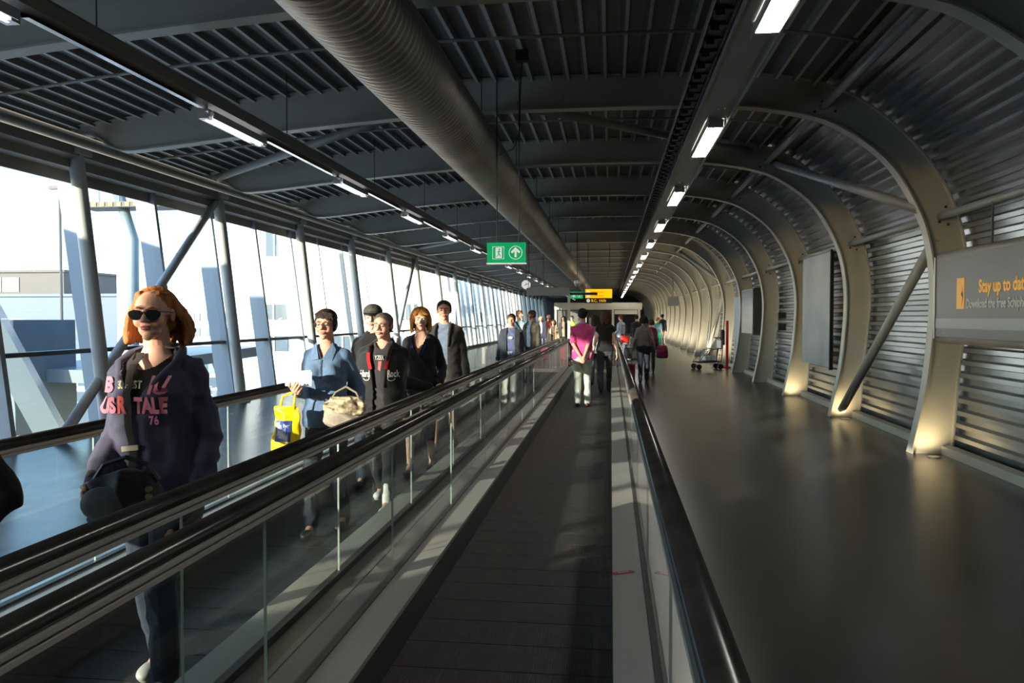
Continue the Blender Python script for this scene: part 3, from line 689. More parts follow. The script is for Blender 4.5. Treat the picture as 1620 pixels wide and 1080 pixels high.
g = empty('lamp_mast', (-100, 135, -4.5)); tag(g, 'thin tall floodlight mast far beyond the grey roof', 'mast')
MB().tube([(0, 0, 0), (0, 0, 30)], .25, 8).build('mast', M['greybldg'], g); MB().box(-2, 2, -.4, .4, 29.6, 30.2).build('lamp_bar', M['greybldg'], g)


# ------------------------------------------------------------------ people
def remesh(mb, voxel, it=2, fac=0.5):
    o = link('tmp', mb.mesh('tmp'))
    m = o.modifiers.new('r', 'REMESH'); m.mode = 'VOXEL'; m.voxel_size = voxel
    if it: s = o.modifiers.new('s', 'SMOOTH'); s.factor = fac; s.iterations = it
    dg = bpy.context.evaluated_depsgraph_get(); dg.update()
    me = bpy.data.meshes.new_from_object(o.evaluated_get(dg)); old = o.data
    bpy.data.objects.remove(o); bpy.data.meshes.remove(old); me.materials.clear(); return me
def co_get(me):
    a = np.empty(len(me.vertices)*3); me.vertices.foreach_get('co', a); return a.reshape(-1, 3)
def co_set(me, a): me.vertices.foreach_set('co', a.ravel()); me.update()
def nor_get(me):
    a = np.empty(len(me.vertices)*3); me.vertices.foreach_get('normal', a); return a.reshape(-1, 3)
def centers(me):
    a = np.empty(len(me.polygons)*3); me.polygons.foreach_get('center', a); return a.reshape(-1, 3)
def folds(me, amp, seed, scale=1.0):
    r = np.random.RandomState(seed); p = co_get(me); nn = nor_get(me); d = np.zeros(len(p))
    for k in range(5):
        f = r.uniform(14, 42)*scale; v = r.normal(size=3); v[2] *= 1.5; v /= np.linalg.norm(v)
        w = r.normal(size=3)*9*scale; d += np.sin(p@v*f + 2.2*np.sin(p@w + r.uniform(0, 6)) + r.uniform(0, 6))*(20/f)
    d = -np.abs(d)/1.6 + .35
    co_set(me, p + nn*(d*amp)[:, None])
def join(meshes, mats):
    V = []; Fc = []; MI = []; o = 0
    for me, mi in meshes:
        c = co_get(me); V.append(c)
        L = np.empty(len(me.loops), dtype=np.int32); me.loops.foreach_get('vertex_index', L); S = np.empty(len(me.polygons), dtype=np.int32); me.polygons.foreach_get('loop_total', S)
        pm = np.empty(len(me.polygons), dtype=np.int32); me.polygons.foreach_get('material_index', pm)
        Fc.append((L+o, S)); MI.append(pm + mi); o += len(c)
    me = bpy.data.meshes.new('figure'); V = np.vstack(V); me.vertices.add(len(V)); me.vertices.foreach_set('co', V.ravel())
    L = np.concatenate([a for a, b in Fc]); S = np.concatenate([b for a, b in Fc])
    me.loops.add(len(L)); me.loops.foreach_set('vertex_index', L); me.polygons.add(len(S))
    st = np.concatenate([[0], np.cumsum(S)[:-1]]).astype(np.int32); me.polygons.foreach_set('loop_start', st)
    try: me.polygons.foreach_set('loop_total', S)
    except Exception: pass
    me.polygons.foreach_set('material_index', np.concatenate(MI).astype(np.int32)); me.update(calc_edges=True)
    for m in mats: me.materials.append(m)
    me.polygons.foreach_set('use_smooth', [True]*len(me.polygons)); return me
def cut(me, keep):
    """drop the faces whose centre fails keep(centres)"""
    c = centers(me); k = keep(c)
    vs = co_get(me); fs = [tuple(me.polygons[i].vertices) for i in np.nonzero(k)[0]]
    used = sorted({v for f in fs for v in f}); mp = {v: i for i, v in enumerate(used)}
    m2 = bpy.data.meshes.new('garment'); m2.from_pydata([tuple(vs[v]) for v in used], [], [tuple(mp[v] for v in f) for f in fs]); m2.update(); return m2
def solid(me, t):
    o = link('tmp', me); q = o.modifiers.new('q', 'SMOOTH'); q.factor = .5; q.iterations = 4; s = o.modifiers.new('s', 'SOLIDIFY'); s.thickness = t; s.offset = 1
    dg = bpy.context.evaluated_depsgraph_get(); dg.update(); m2 = bpy.data.meshes.new_from_object(o.evaluated_get(dg)); bpy.data.objects.remove(o); return m2
def ik(a, b, l1, l2, hint):
    a = Vector(a); b = Vector(b); d = b-a; L = min(d.length, (l1+l2)*.999)
    b = a + d.normalized()*L; x = (l1*l1-l2*l2+L*L)/(2*L); h = math.sqrt(max(l1*l1-x*x, 0)); n = d.normalized()
    hv = Vector(hint); hv = (hv - n*hv.dot(n)).normalized(); return a + n*x + hv*h, b
def loft(mb, rings, n=22):
    vs = []; 
    for (cx, cy, cz, rx, ry) in rings:
        for k in range(n):
            t = 2*PI*k/n; c, s = math.cos(t), math.sin(t); e = .82
            vs.append((cx+rx*math.copysign(abs(c)**e, c), cy+ry*math.copysign(abs(s)**e, s), cz))
    m = len(rings); fs = [(i*n+k, i*n+(k+1) % n, (i+1)*n+(k+1) % n, (i+1)*n+k) for i in range(m-1) for k in range(n)]
    fs += [tuple(range(n))[::-1], tuple((m-1)*n+k for k in range(n))]
    return mb.add(vs, fs)
TORSO = {'m': [(.80,.150,.100),(.88,.172,.112),(.96,.172,.118),(1.05,.158,.112),(1.12,.156,.110),(1.22,.166,.116),(1.32,.176,.120),(1.38,.166,.108),(1.42,.135,.088),(1.455,.092,.072),(1.51,.060,.062)],
         'f': [(.80,.150,.100),(.88,.176,.116),(.96,.172,.118),(1.03,.150,.105),(1.10,.136,.096),(1.20,.144,.106),(1.30,.154,.110),(1.37,.146,.096),(1.41,.120,.078),(1.45,.078,.064),(1.51,.052,.055)]}
def torso(mb, sex, z0, z1, e, fat=1.0, bust=True, flare=0.0):
    T = TORSO[sex]; zs = [t[0] for t in T]; R = []
    zz = sorted(set([z0] + [z for z in zs if z0 < z < z1] + [z1]))
    for z in zz:
        rx = np.interp(z, zs, [t[1] for t in T]); ry = np.interp(z, zs, [t[2] for t in T])
        g = fat if z < 1.40 else 1.0; fl = flare*max(0, (1.05-z))
        R.append((0, .012*max(0, (z-1.3))*5 if z > 1.3 else 0, z, rx*g+e+fl, ry*(1+(g-1)*1.4)+e+fl))
    loft(mb, R)
    if sex == 'f' and bust and z0 < 1.2:
        for s in (-1, 1): mb.ell((s*.068, -.078-e*.6, 1.27), (.062+e*.5, .055+e*.5, .062+e*.5))
def skin_mat(name, c): return mat(name, c, .5, var=.03, vscale=25, spec=.35)
SK = {'fair': skin_mat('fair skin', (.72, .43, .32)), 'ruddy': skin_mat('ruddy skin', (.62, .32, .23)), 'tan': skin_mat('tan skin', (.45, .26, .18)), 'dark': skin_mat('brown skin', (.22, .12, .08))}
LIP = mat('lip', (.50, .16, .14), .4); EYEW = mat('eye white', (.8, .78, .75), .2); IRIS = mat('iris', (.06, .05, .04), .1)
def fabric(name, c, rough=.85, var=.08, sheen=.15): return mat(name, c, rough, var=var, vscale=30, bump=.15, bscale=320, sheen=sheen, spec=.2)
HAIRM = {}
def hairm(c):
    if c not in HAIRM: HAIRM[c] = mat('hair', c, .62, var=.25, vscale=40, spec=.15, stretch=(1, 1, .15))
    return HAIRM[c]
def build_head(vox, age=0):
    mb = MB()
    E = mb.ell
    E((0, .012, .032), (.074, .095, .086), nu=24, nv=16); E((0, -.026, -.018), (.061, .064, .085), nu=20, nv=14); E((0, -.034, -.064), (.049, .050, .046), nu=18, nv=12); E((0, -.072, -.099), (.022, .019, .018))
    for s in (-1, 1):
        E((s*.036, -.058, -.030), (.026, .026, .030)); E((s*.028, -.080, .031), (.026, .012, .009)); E((s*.0125, -.098, -.026), (.0095, .011, .009))
        E((s*.076, .012, -.004), (.009, .019, .031)); E((s*.079, .020, .006), (.008, .012, .02))
    mb.cap((0, -.088, .018), (0, -.108, -.020), .0085, .0125); E((0, -.112, -.021), (.0115, .009, .009))
    E((0, -.091, -.0535), (.025, .011, .0055)); E((0, -.089, -.0625), (.021, .012, .0068))
    mb.cap((0, .018, -.05), (0, .034, -.175), .052, .056, 16)
    me = remesh(mb, vox, 2, .4); p = co_get(me)
    for s in (-1, 1):
        d2 = ((p - np.array([s*.031, -.085, .008]))**2 @ np.array([1/.018**2, 1/.03**2, 1/.012**2])); w = np.exp(-d2); p[:, 1] += .0085*w
    d2 = (p-np.array([0, -.1, -.058]))**2 @ np.array([1/.022**2, 1/.02**2, 1/.0018**2]); p[:, 1] += .003*np.exp(-d2)
    co_set(me, p)
    c = centers(me); lip = ((np.abs(c[:, 0])/.024)**2 + ((c[:, 2]+.0575)/.0095)**2 < 1) & (c[:, 1] < -.085)
    me.polygons.foreach_set('material_index', lip.astype(np.int32)); return me
HEADS = {}
def head_mesh(v):
    if v not in HEADS: HEADS[v] = build_head(v)
    return HEADS[v].copy()
def hand(mb, w, d, palm, thumb, curl=.35, s=1.0, fine=True):
    """palm, four unequal fingers bent by curl, thumb from the palm's side"""
    w = Vector(w); d = Vector(d).normalized(); palm = Vector(palm); palm = (palm - d*palm.dot(d)).normalized(); lat = Vector(thumb); lat = (lat - d*lat.dot(d) - palm*lat.dot(palm)).normalized()
    R = Matrix((lat, palm, d)).transposed()
    mb.ell(w + d*.050*s, (.041*s, .017*s, .053*s), R); mb.cap(w - d*.03*s, w + d*.02*s, .026*s, .025*s)
    mb.cap(w + d*.03*s + lat*.022*s, w + d*.055*s + lat*.034*s, .016*s, .013*s)
    for k, (o, L) in enumerate(((.030, .072), (.010, .081), (-.010, .075), (-.029, .058))):
        p = w + d*(.088 - abs(o)*.25)*s + lat*o*s; a = curl*(.8+.12*k); dd = d
        for j, f in enumerate((.42, .32, .26)):
            ang = a*(1, 1.5, 1.0)[j]; dd = (dd*math.cos(ang) + palm*math.sin(ang)).normalized()
            # keep the finger in the plane of d and palm
            q = p + dd*L*f*s; r0 = (.0092, .0086, .0078)[j]*s; mb.cap(p, q, r0, r0*.93, 8); p = q
    p = w + d*.045*s + lat*.036*s; dd = (d*.75 + lat*.6 + palm*.25).normalized()
    for j, L in enumerate((.036, .028)):
        q = p + dd*L*s; mb.cap(p, q, .0105*s, .0095*s, 8); p = q; dd = (dd + palm*curl*.8 - lat*.35).normalized()
def hair(style, hcol, head_m, parent, vox, rs):
    r = random.Random(rs); mb = MB()
    hm_ = hairm(hcol)
    if style == 'cap' : style = 'short'; 
    if style in ('short', 'crop', 'balding'):
        t = {'short': .010, 'crop': .004, 'balding': .003}[style]
        mb.ell((0, .024, .052), (.076+t, .093+t, .072+t), nu=22, nv=14)
        mb.ell((0, .052, .0), (.070+t, .060+t, .070), nu=20, nv=12)
        for s in (-1, 1): mb.ell((s*.066, .018, .028), (.013+t*.6, .045, .042))
        if style == 'short':
            for k in range(34):
                a = r.uniform(0, 2*PI); rr = r.uniform(.01, .07); x, y = rr*math.cos(a), .02+rr*math.sin(a)*1.2
                z = .122*math.sqrt(max(0, 1-(x/.1)**2-((y-.02)/.13)**2)); mb.cap((x, y, z-.008), (x+r.uniform(-.015, .015), y+r.uniform(-.035, 0), z+r.uniform(.0, .008)), .010, .004, 6)
    elif style == 'swept':
        mb.ell((0, .028, .050), (.082, .094, .078), nu=22, nv=14); mb.ell((0, .058, -.01), (.080, .070, .095), nu=20, nv=12)
        for k in range(90):
            s = -1 if k % 2 else 1; a = r.uniform(-.25, 1.55); x = s*math.cos(a)*.080; y = .030+math.sin(a)*.085; tf = r.uniform(.3, 1)
            p0 = (x*.45, -.062+(y+.06)*.25, .098-.0*abs(x)); pts = [p0, (x*.85, y*.4+.0, .088), (x*1.05, y*1.0+.01, .040)]; cu = r.uniform(-.010, .010)
            for j in range(1, 7): f = j/6; pts.append((x*(1.05+.55*math.sin(f*2.0))+cu*math.sin(f*6+k)+s*.006*f, y+.01+.02*math.sin(f*3)+cu*math.cos(f*5), .04-(.155+.03*tf)*f))
            mb.tube(pts, [.010, .012, .014, .014, .015, .016, .016, .013, .006][:len(pts)], 6)
    elif style in ('side', ):          # short layered with a swept fringe
        mb.ell((0, .022, .056), (.083, .098, .078), nu=22, nv=14); mb.ell((0, .055, .0), (.078, .066, .078), nu=20, nv=12)
        for s in (-1, 1): mb.ell((s*.072, .014, .018), (.014, .045, .050))
        for k in range(30):
            x = -.06+.12*k/29; mb.cap((x, -.045, .108-.5*abs(x)*.6), (x+.024+r.uniform(-.006, .006), -.080+abs(x+.02)*.25, .060-.2*x+r.uniform(-.008, .008)), .011, .004, 6)
    else:
        L = {'long': .30, 'bob': .13, 'shoulder': .20, 'back': .24, 'pony': .05}[style]
        mb.ell((0, .020, .050), (.083, .100, .078), nu=22, nv=14); mb.ell((0, .055, -.02), (.078, .062, .085), nu=20, nv=12)
        for k in range(64):
            s = -1 if k % 2 else 1; a = r.uniform(-.55, 1.55)      # angle around, from temple to nape
            x = s*math.cos(a)*.078; y = .022+math.sin(a)*.088
            if y < -.035: continue
            z0 = .055+r.uniform(-.01, .03); pts = [(x*.78, y*.85, .098), (x*1.04, y*1.03, z0-.02)]; wv = r.uniform(-.012, .012)
            for j in range(1, 7): f = j/6; pts.append((x*(1.06+.22*math.sin(f*2.4))+wv*math.sin(f*7+k), y*(1.02)+.012*f+r.uniform(-.006, .006), z0-.02-(L+r.uniform(-.03, .02))*f))
            mb.tube(pts, [.012, .014, .016, .016, .015, .013, .010, .005][:len(pts)], 6)
        for k in range(16):
            s = -1 if k < 9 else 1; x = r.uniform(.0, .03)*s; mb.cap((x, -.045, .118), (x+s*.045, -.076, .062), .012, .007, 6)
    me = remesh(mb, vox, 1, .4); folds(me, .0035, rs, 3.2)
    pc = co_get(me); nn = nor_get(me); an = np.arctan2(pc[:, 0], pc[:, 1]-.02); co_set(me, pc + nn*(.0016*np.sin(an*46+4*np.sin(pc[:, 2]*40)) + .0012*np.sin(an*83+pc[:, 2]*60))[:, None])
    me.materials.append(hm_); me.polygons.foreach_set('use_smooth', [True]*len(me.polygons)); me.transform(head_m); return link('hair', me, parent)

def front_y(bvh, x, z, off=.004, y0=-1.0):
    h = bvh.ray_cast(Vector((x, y0, z)), Vector((0, 1 if y0 < 0 else -1, 0)))
    return (h[0].y + (-off if y0 < 0 else off)) if h[0] else None
def bvh_of(mes):
    V = []; Fs = []; o = 0
    for me in mes:
        V += [v.co.copy() for v in me.vertices]; Fs += [tuple(i+o for i in p.vertices) for p in me.polygons]; o = len(V)
    return BVHTree.FromPolygons(V, Fs)
def chest_text(p, s, size, x, z, m, sx=1.0, name='print', bold=.0015):
    me = text_mesh(s, size, 0, bold); c = co_get(me); out = c.copy(); y = -.15
    for i in range(len(c)):
        X = x+c[i, 0]*sx; Z = z+c[i, 1]; h = front_y(p['bvh'], X, Z); y = h if h is not None else y
        out[i] = (X, y, Z)
    # even out so that no letter dips into a fold
    for i in range(len(out)):
        d = np.abs(out[:, 0]-out[i, 0]) + np.abs(out[:, 2]-out[i, 2]); out[i, 1] = out[d < .02, 1].min()
    co_set(me, out-np.array([0, .002, 0])); me.materials.append(m); return link(name, me, p['root'])
def strap(p, pts, w, m, name='strap', parent=None, off=.006, back=False, t=.003):
    """ribbon laid over the clothes through the (x, z) points given"""
    P = resample([Vector(q) for q in pts], 26); L = []
    y = None
    for q in P:
        h = front_y(p['bvh'], q.x, q.y, off, 1.0 if back else -1.0); y = h if h is not None else (y if y is not None else -.1); L.append(Vector((q.x, y, q.y)))
    ys = [min(l.y for l in L[max(0, i-1):i+2]) if not back else max(l.y for l in L[max(0, i-1):i+2]) for i in range(len(L))]
    for l, y in zip(L, ys): l.y = y
    mb = MB(); vs = []
    for i, l in enumerate(L):
        d = (L[min(i+1, len(L)-1)]-L[max(i-1, 0)]).normalized(); s = d.cross(Vector((0, -1, 0))).normalized()
        for a, b2 in ((-1, 0), (1, 0), (1, 1), (-1, 1)): vs.append(l + s*a*w/2 + Vector((0, -t*b2, 0)))
    fs = [(i*4+k, i*4+(k+1) % 4, i*4+4+(k+1) % 4, i*4+4+k) for i in range(len(L)-1) for k in range(4)] + [(0, 1, 2, 3), tuple(len(L)*4-4+k for k in range(4))]
    mb.add(vs, fs); return mb.build(name, m, parent or p['root'])

def person(loc, label, h=1.75, rz=0, sex='m', skin='fair', hcol=(.05, .03, .02), hs='short', top=None, jacket=None, legs=None, legkind='trousers', hem=.06,
           shoe=(.02, .02, .02), lh=(.235, -.05, .82), rh=(-.235, -.05, .82), lf=.12, rf=-.12, sleeve=1.0, jsleeve=1.0, neck=None, jopen=None, head=(0, 0), fat=1.0, vox=.010, hv=.004, group=None,
           hem_z=.86, jhem=.80, glove=None, fist=(.35, .35), elbow=(.2, .9, -.1), elbow_r=None, collar=None, palm_back=False, face=True, seed=1, thumbs=None, sock=None):
    S = h/1.75; root = empty('person', loc, rz); root.scale = (S, S, S); tag(root, label, 'person', group)
    g = {}
    sh = (.160 if sex == 'm' else .140)*(1+(fat-1)*.5)
    Ls = Vector((sh, .015, 1.388)); Rs = Vector((-sh, .015, 1.388))
    er = elbow_r or (-elbow[0], elbow[1], elbow[2])
    Le, Lw = ik(Ls, Vector(lh)/1, .290, .260, elbow); Re, Rw = ik(Rs, Vector(rh)/1, .290, .260, er)
    foot = []
    for sx, fy in ((1, lf), (-1, rf)):
        hip = Vector((sx*.085, 0, .90)); lift = .05 if fy > .2 else 0
        an = Vector((sx*.085, fy, .085+lift)); kn, an = ik(hip, an, .42, .415, (0, -1, 0)); foot.append((hip, kn, an))
    # --- skin body: torso, arms, legs, hands and head in one mesh
    mb = MB(); torso(mb, sex, .82, 1.50, -.006)
    for a, e, w in ((Ls, Le, Lw), (Rs, Re, Rw)):
        mb.cap((a.x*.30, .01, 1.432), a, .036, .044); mb.cap(a, e, .047, .036); mb.cap(e, w, .038, .025)
    for hip, kn, an in foot: mb.cap(hip, kn, .078, .050); mb.cap(kn, kn.lerp(an, .35), .050, .050); mb.cap(kn.lerp(an, .35), an, .050, .033); mb.cap(an, an+Vector((0, -.10, -.045)), .034, .026)
    body = remesh(mb, max(vox*1.35, .012), 3)
    mb = MB()
    for a, e, w, sg, cu, pb in ((Ls, Le, Lw, 1, fist[0], 0), (Rs, Re, Rw, -1, fist[1], 0)):
        d = (w-e).normalized(); th = Vector((0, -1, .1)); pl = Vector((-sg, 0, 0))
        if thumbs: th = Vector(thumbs[0 if sg > 0 else 1][0]); pl = Vector(thumbs[0 if sg > 0 else 1][1])
        hand(mb, w+d*.012, d, pl, th, cu)
    hands = remesh(mb, .0042 if vox < .010 else .0055 if vox < .012 else .008, 1, .35)
    hd = head_mesh(hv)
    Rm = Matrix.Rotation(math.radians(head[0]), 4, 'Z') @ Matrix.Rotation(math.radians(head[1]), 4, 'X')
    hm = Matrix.Translation((0, -.012, 1.635)) @ Rm @ Matrix.Diagonal((1.02, .98, .95, 1)) if sex == 'f' else Matrix.Translation((0, -.012, 1.635)) @ Rm @ Matrix.Diagonal((1.05, 1.0, .96, 1))
    hd.transform(hm)
    sk = SK[skin]
    link('body', join([(body, 0), (hands, 0), (hd, 0)], [sk, LIP]), root)
    if face and hv < .006:
        for s in (-1, 1):
            mb = MB(); mb.ell((s*.031, -.0735, .007), (.0118,)*3, nu=14, nv=10)
            for i, f in enumerate(mb.f):
                c = sum((Vector(mb.v[k]) for k in f), Vector())/len(f); mb.m[i] = 1 if (Vector((c.x-s*.031, 0, c.z-.006)).length < .0062 and c.y < -.0735) else 0
            me = mb.mesh('eye', [EYEW, IRIS], True); me.transform(hm); link('eye', me, root)
            mb = MB(); mb.tube([(s*.014, -.0925, .029), (s*.03, -.094, .034), (s*.046, -.083, .028)], [.0028, .0032, .0016], 6); me = mb.mesh('eyebrow', [hairm(hcol)], True); me.transform(hm); link('eyebrow', me, root)
    hair(hs, hcol, hm, root, .0045 if hv < .005 else .008, seed)
    gar = []
    # --- trousers, shorts or skirt
    lm = fabric('lower garment', legs)
    mb = MB(); torso(mb, sex, .78, 1.02, .010, fat, False)
    if legkind == 'skirt':
        loft(mb, [(0, -.01, hem, .20, .17), (0, 0, .7, .195, .15), (0, 0, .88, .188, .13)])
    else:
        for hip, kn, an in foot:
            mb.cap(hip+Vector((0, .01, -.02)), kn, .094, .068)
            if hem < .4:
                f = (kn.z-hem-.02)/(kn.z-an.z) if kn.z > hem else 1; f = min(max(f, .3), 1.02); e = kn.lerp(an, f); mb.cap(kn, e, .066, .058)
            elif hem < kn.z+.05: pass
    low = remesh(mb, vox, 2)
    if legkind == 'shorts' : low = cut(low, lambda c: c[:, 2] > hem)
    folds(low, .008, seed+5); low.materials.append(lm); low.polygons.foreach_set('use_smooth', [True]*len(low.polygons)); link({'trousers': 'trousers', 'skirt': 'skirt', 'shorts': 'shorts'}[legkind], low, root)
    # --- shoes
    sm = mat('shoe', shoe, .45)
    for hip, kn, an in foot:
        mb = MB(); t = an + Vector((0, 0, -.085)); tilt = 0
        mb.ell(t+Vector((0, -.10, .035)), (.046, .085, .036)); mb.ell(t+Vector((0, .0, .042)), (.038, .065, .05)); mb.cap(t+Vector((0, .02, .022)), t+Vector((0, -.13, .020)), .034, .034); mb.cap(t+Vector((0, .005, .07)), t+Vector((0, .005, .10)), .042, .042)
        me = remesh(mb, .008 if vox < .012 else .014, 1); p = co_get(me); p[:, 2] = np.maximum(p[:, 2], t.z+.002); co_set(me, p); me.materials.append(sm); me.polygons.foreach_set('use_smooth', [True]*len(me.polygons)); link('shoe', me, root)
        if sock: mb = MB(); mb.cap(an, an+Vector((0, 0, .09)).lerp(kn-an, .2), .043, .045); mb.build('sock', fabric('sock', sock), root, smooth=True)
    # --- upper garments
    def garment(e, z0, slv, flare, nk, opening, colr, nm):
        mb = MB(); torso(mb, sex, z0, 1.485, e, fat, True, flare)
        for a, el, w in ((Ls, Le, Lw), (Rs, Re, Rw)):
            mb.cap((a.x*.30, .012, 1.438), a, .038+e*.7, .050+e*.6)
            if slv > .55: mb.cap(a, el, .051+e*.6, .043+e*.6); mb.cap(el, el.lerp(w, min(1, (slv-.5)*2)), .043+e*.6, .032+e*.6)
            elif slv > 0: mb.cap(a, a.lerp(el, slv*2), .050+e*.6, .052+e)
        me = remesh(mb, vox, 2); folds(me, .010 if e > .02 else .007, seed+int(e*1000))
        if nk: me = cut(me, lambda c: ~((c[:, 2] > nk[1] + (np.abs(c[:, 0])/nk[0])**nk[2]*(1.5-nk[1])) & (c[:, 1] < .03) & (np.abs(c[:, 0]) < nk[0]*1.2)))
        if opening: me = cut(me, lambda c: ~((np.abs(c[:, 0]-opening[3] if len(opening) > 3 else c[:, 0]) < np.interp(c[:, 2], [z0, opening[2], 1.48], [opening[0], opening[0], opening[1]])) & (c[:, 1] < -.01)))
        if nk or opening: me = solid(me, .005)
        me.materials.clear(); me.materials.append(colr if not isinstance(colr, tuple) else fabric(nm, colr)); me.polygons.foreach_set('material_index', [0]*len(me.polygons)); me.polygons.foreach_set('use_smooth', [True]*len(me.polygons))
        link(nm, me, root); gar.append(me)
    if top: garment(.012, hem_z, sleeve, .02, neck, None, top, 'shirt')
    if jacket: garment(.030, jhem, jsleeve, .05, None, jopen, jacket, 'jacket')
    if collar:
        mb = MB(); r0, zc, c_ = collar
        pts = [(math.sin(t)*(.066+r0*.5), -math.cos(t)*.068+.012, 1.475+zc*(1-math.cos(t))*.5) for t in np.linspace(.35, 2*PI-.35, 18)]
        mb.tube(pts, r0, 8, ry=1.9); mb.build('collar', fabric('collar', c_), root, smooth=True)
    g.update(root=root, bvh=bvh_of(gar + [body]), Lw=Lw, Rw=Rw, Le=Le, Re=Re, hm=hm, S=S); return g
def glasses(p, dark=True, nm='sunglasses', m=None):
    m = m or mat('dark lens', (.01, .01, .012), .08, spec=.8); fr = mat('spectacle frame', (.02, .02, .02) if dark else (.10, .03, .03), .3)
    me_l = MB()
    for s in (-1, 1):
        pts = []
        for k in range(18):
            a = 2*PI*k/18; x = .032*math.cos(a); z = (.027 if dark else .020)*math.sin(a)*(1.1 if math.sin(a) < 0 else .62); pts.append((s*.034+x, -.106+.10*max(0, abs(s*.034+x)-.01)**1.3*2.2, .006+z))
        if dark: me_l.add(pts + [(x, y+.003, z) for x, y, z in pts], [tuple(range(18)), tuple(range(18, 36))[::-1]] + [(i, (i+1) % 18, 18+(i+1) % 18, 18+i) for i in range(18)])
        else: me_l.tube(pts + [pts[0]], .0014, 6)
    me = me_l.mesh('lens', [m if dark else fr]); me.transform(p['hm']); o = link(nm, me, p['root'])
    mb = MB(); mb.tube([(-.012, -.108, .012), (.012, -.108, .012)], .002, 6)
    for s in (-1, 1): mb.tube([(s*.062, -.098, .014), (s*.080, -.05, .012), (s*.083, .02, .006)], .0022, 6)
    me = mb.mesh('frame', [fr], True); me.transform(p['hm']); link('frame', me, o)
GZ = .016
# --- woman with sunglasses, nearest
w1 = person((-1.985, 3.28, GZ), 'red-haired woman in sunglasses and navy hoodie with pink lettering, nearest on the left walkway', 1.765, 0, 'f', 'fair', (.38, .155, .055), 'swept',
    top=(.02, .02, .022), jacket=(.055, .058, .10), jopen=(.0, .135, 1.25), neck=(.105, 1.395, 2.0), legs=(.03, .04, .07), shoe=(.5, .5, .5), lh=(.255, -.10, .885), rh=(-.13, -.24, .95), vox=.007, hv=.0032, head=(10, 2), fat=1.12, jhem=.86, elbow=(.2, .9, -.2), fist=(.5, .6), seed=3, lf=-.1, rf=.16)
glasses(w1)
PK = fabric('pink print', (.62, .20, .29)); CR = fabric('cream print', (.75, .68, .5)); RD = fabric('coral print', (.70, .14, .13))
chest_text(w1, 'IU', .100, .055, 1.305, PK, .9, bold=.004); chest_text(w1, 'B', .085, -.150, 1.31, PK, .8, bold=.004); chest_text(w1, 'TALE', .088, .000, 1.225, PK, .68, bold=.005); chest_text(w1, 'US', .088, -.150, 1.225, PK, .68, bold=.005)
chest_text(w1, 'R', .095, -.070, 1.225, RD, .6, bold=.005); chest_text(w1, '76', .05, .060, 1.175, PK, .8, bold=.002); chest_text(w1, '3. BEST', .045, -.075, 1.325, CR, .68, bold=.002)
for s in (-1, 1):
    MB().tube([(s*.020, -.150, 1.27), (s*.085, -.130, 1.36), (s*.130, -.06, 1.425), (s*.115, -.00, 1.455), (s*.065, .08, 1.475), (0, .105, 1.475)], [.008, .014, .020, .026, .034, .038], 10).build('hood', fabric('hood cloth', (.055, .06, .10)), w1['root'], smooth=True)
strap(w1, [(-.035, 1.47), (-.028, 1.30), (-.022, 1.12), (.0, .98), (.03, .90)], .034, fabric('webbing', (.035, .030, .028)), 'bag_strap', off=.010)
for z, x, w_ in ((1.075, -.022, .075), (.975, .002, .06)):
    y = front_y(w1['bvh'], x, z, .018); MB().obox((x, y, z), w_, .010, .022, Matrix.Rotation(-.12, 3, 'Y')).build('buckle', M['brushed'], w1['root'])
def soft_bag(loc, rz, size, m, label, name='shoulder_bag', seed=1, sag=.25, vox=.009, cat='bag', extra=None):
    w, d, h = size; r = empty(name, loc, rz); tag(r, label, cat)
    mb = MB(); loft(mb, [(0, 0, 0.01, w*.42, d*.42), (0, 0, h*.15, w*.5, d*.52), (0, 0, h*.5, w*.5, d*.5), (0, 0, h*.85, w*.44, d*.36), (0, 0, h, w*.36, d*.16)])
    me = remesh(mb, vox, 2); folds(me, sag*.05, seed, .9); me.materials.append(m); me.polygons.foreach_set('use_smooth', [True]*len(me.polygons)); link('bag_body', me, r); return r
b = soft_bag((-1.93, 2.97, .80), .1, (.34, .14, .24), fabric('black nylon', (.018, .018, .02), .5), 'black shoulder bag with gold ring fittings on the nearest woman', seed=5)
mb = MB(); mb.ell((-.06, -.052, .11), (.10, .030, .075)); me = remesh(mb, .008, 1); folds(me, .01, 77, .9); me.materials.append(fabric('grey nylon', (.09, .095, .10), .5)); me.polygons.foreach_set('use_smooth', [True]*len(me.polygons)); link('front_pocket', me, b)
for k in range(4): MB().tube([(.13, -.088, .09+.03*k), (.13, -.075, .09+.03*k)], .013, 10).build('gold_ring', mat('gold fitting', (.7, .5, .25), .25, 1), b)
for s in (-1, 1): MB().tube([(s*.13, 0, .20), (s*.09, .0, .26), (0, .0, .29)], .010, 6).build('handle', M['black'], b)

# --- woman in blue with the yellow bag
w2_ = person((-2.14, 5.82, GZ), 'woman in a blue half-zip top and glasses with short dark hair, holding a white paper', 1.69, 0, 'f', 'ruddy', (.035, .025, .022), 'side',
    top=(.10, .165, .275), neck=(.062, 1.37, 1.0), legs=(.035, .04, .06), rh=(-.13, -.26, 1.13), lh=(.27, -.02, .92), vox=.009, hv=.004, head=(2, 3), hem_z=.84, elbow=(.15, .9, -.3), fist=(.6, .9),
    thumbs=(((0, -1, .1), (-1, 0, 0)), ((0, -.2, 1), (.2, -1, .2))), seed=8, lf=.15, rf=-.12)
glasses(w2_, False, 'glasses')
for s in (-1, 1):
    MB().add([(s*.02, -.120, 1.375), (s*.085, -.105, 1.36), (s*.098, -.055, 1.445), (s*.065, -.045, 1.50)], [(0, 1, 2, 3), (3, 2, 1, 0)]).build('collar_flap', fabric('blue cloth', (.11, .18, .30)), w2_['root'])
strap(w2_, [(0, 1.37), (0, 1.22)], .006, M['black'], 'zip')
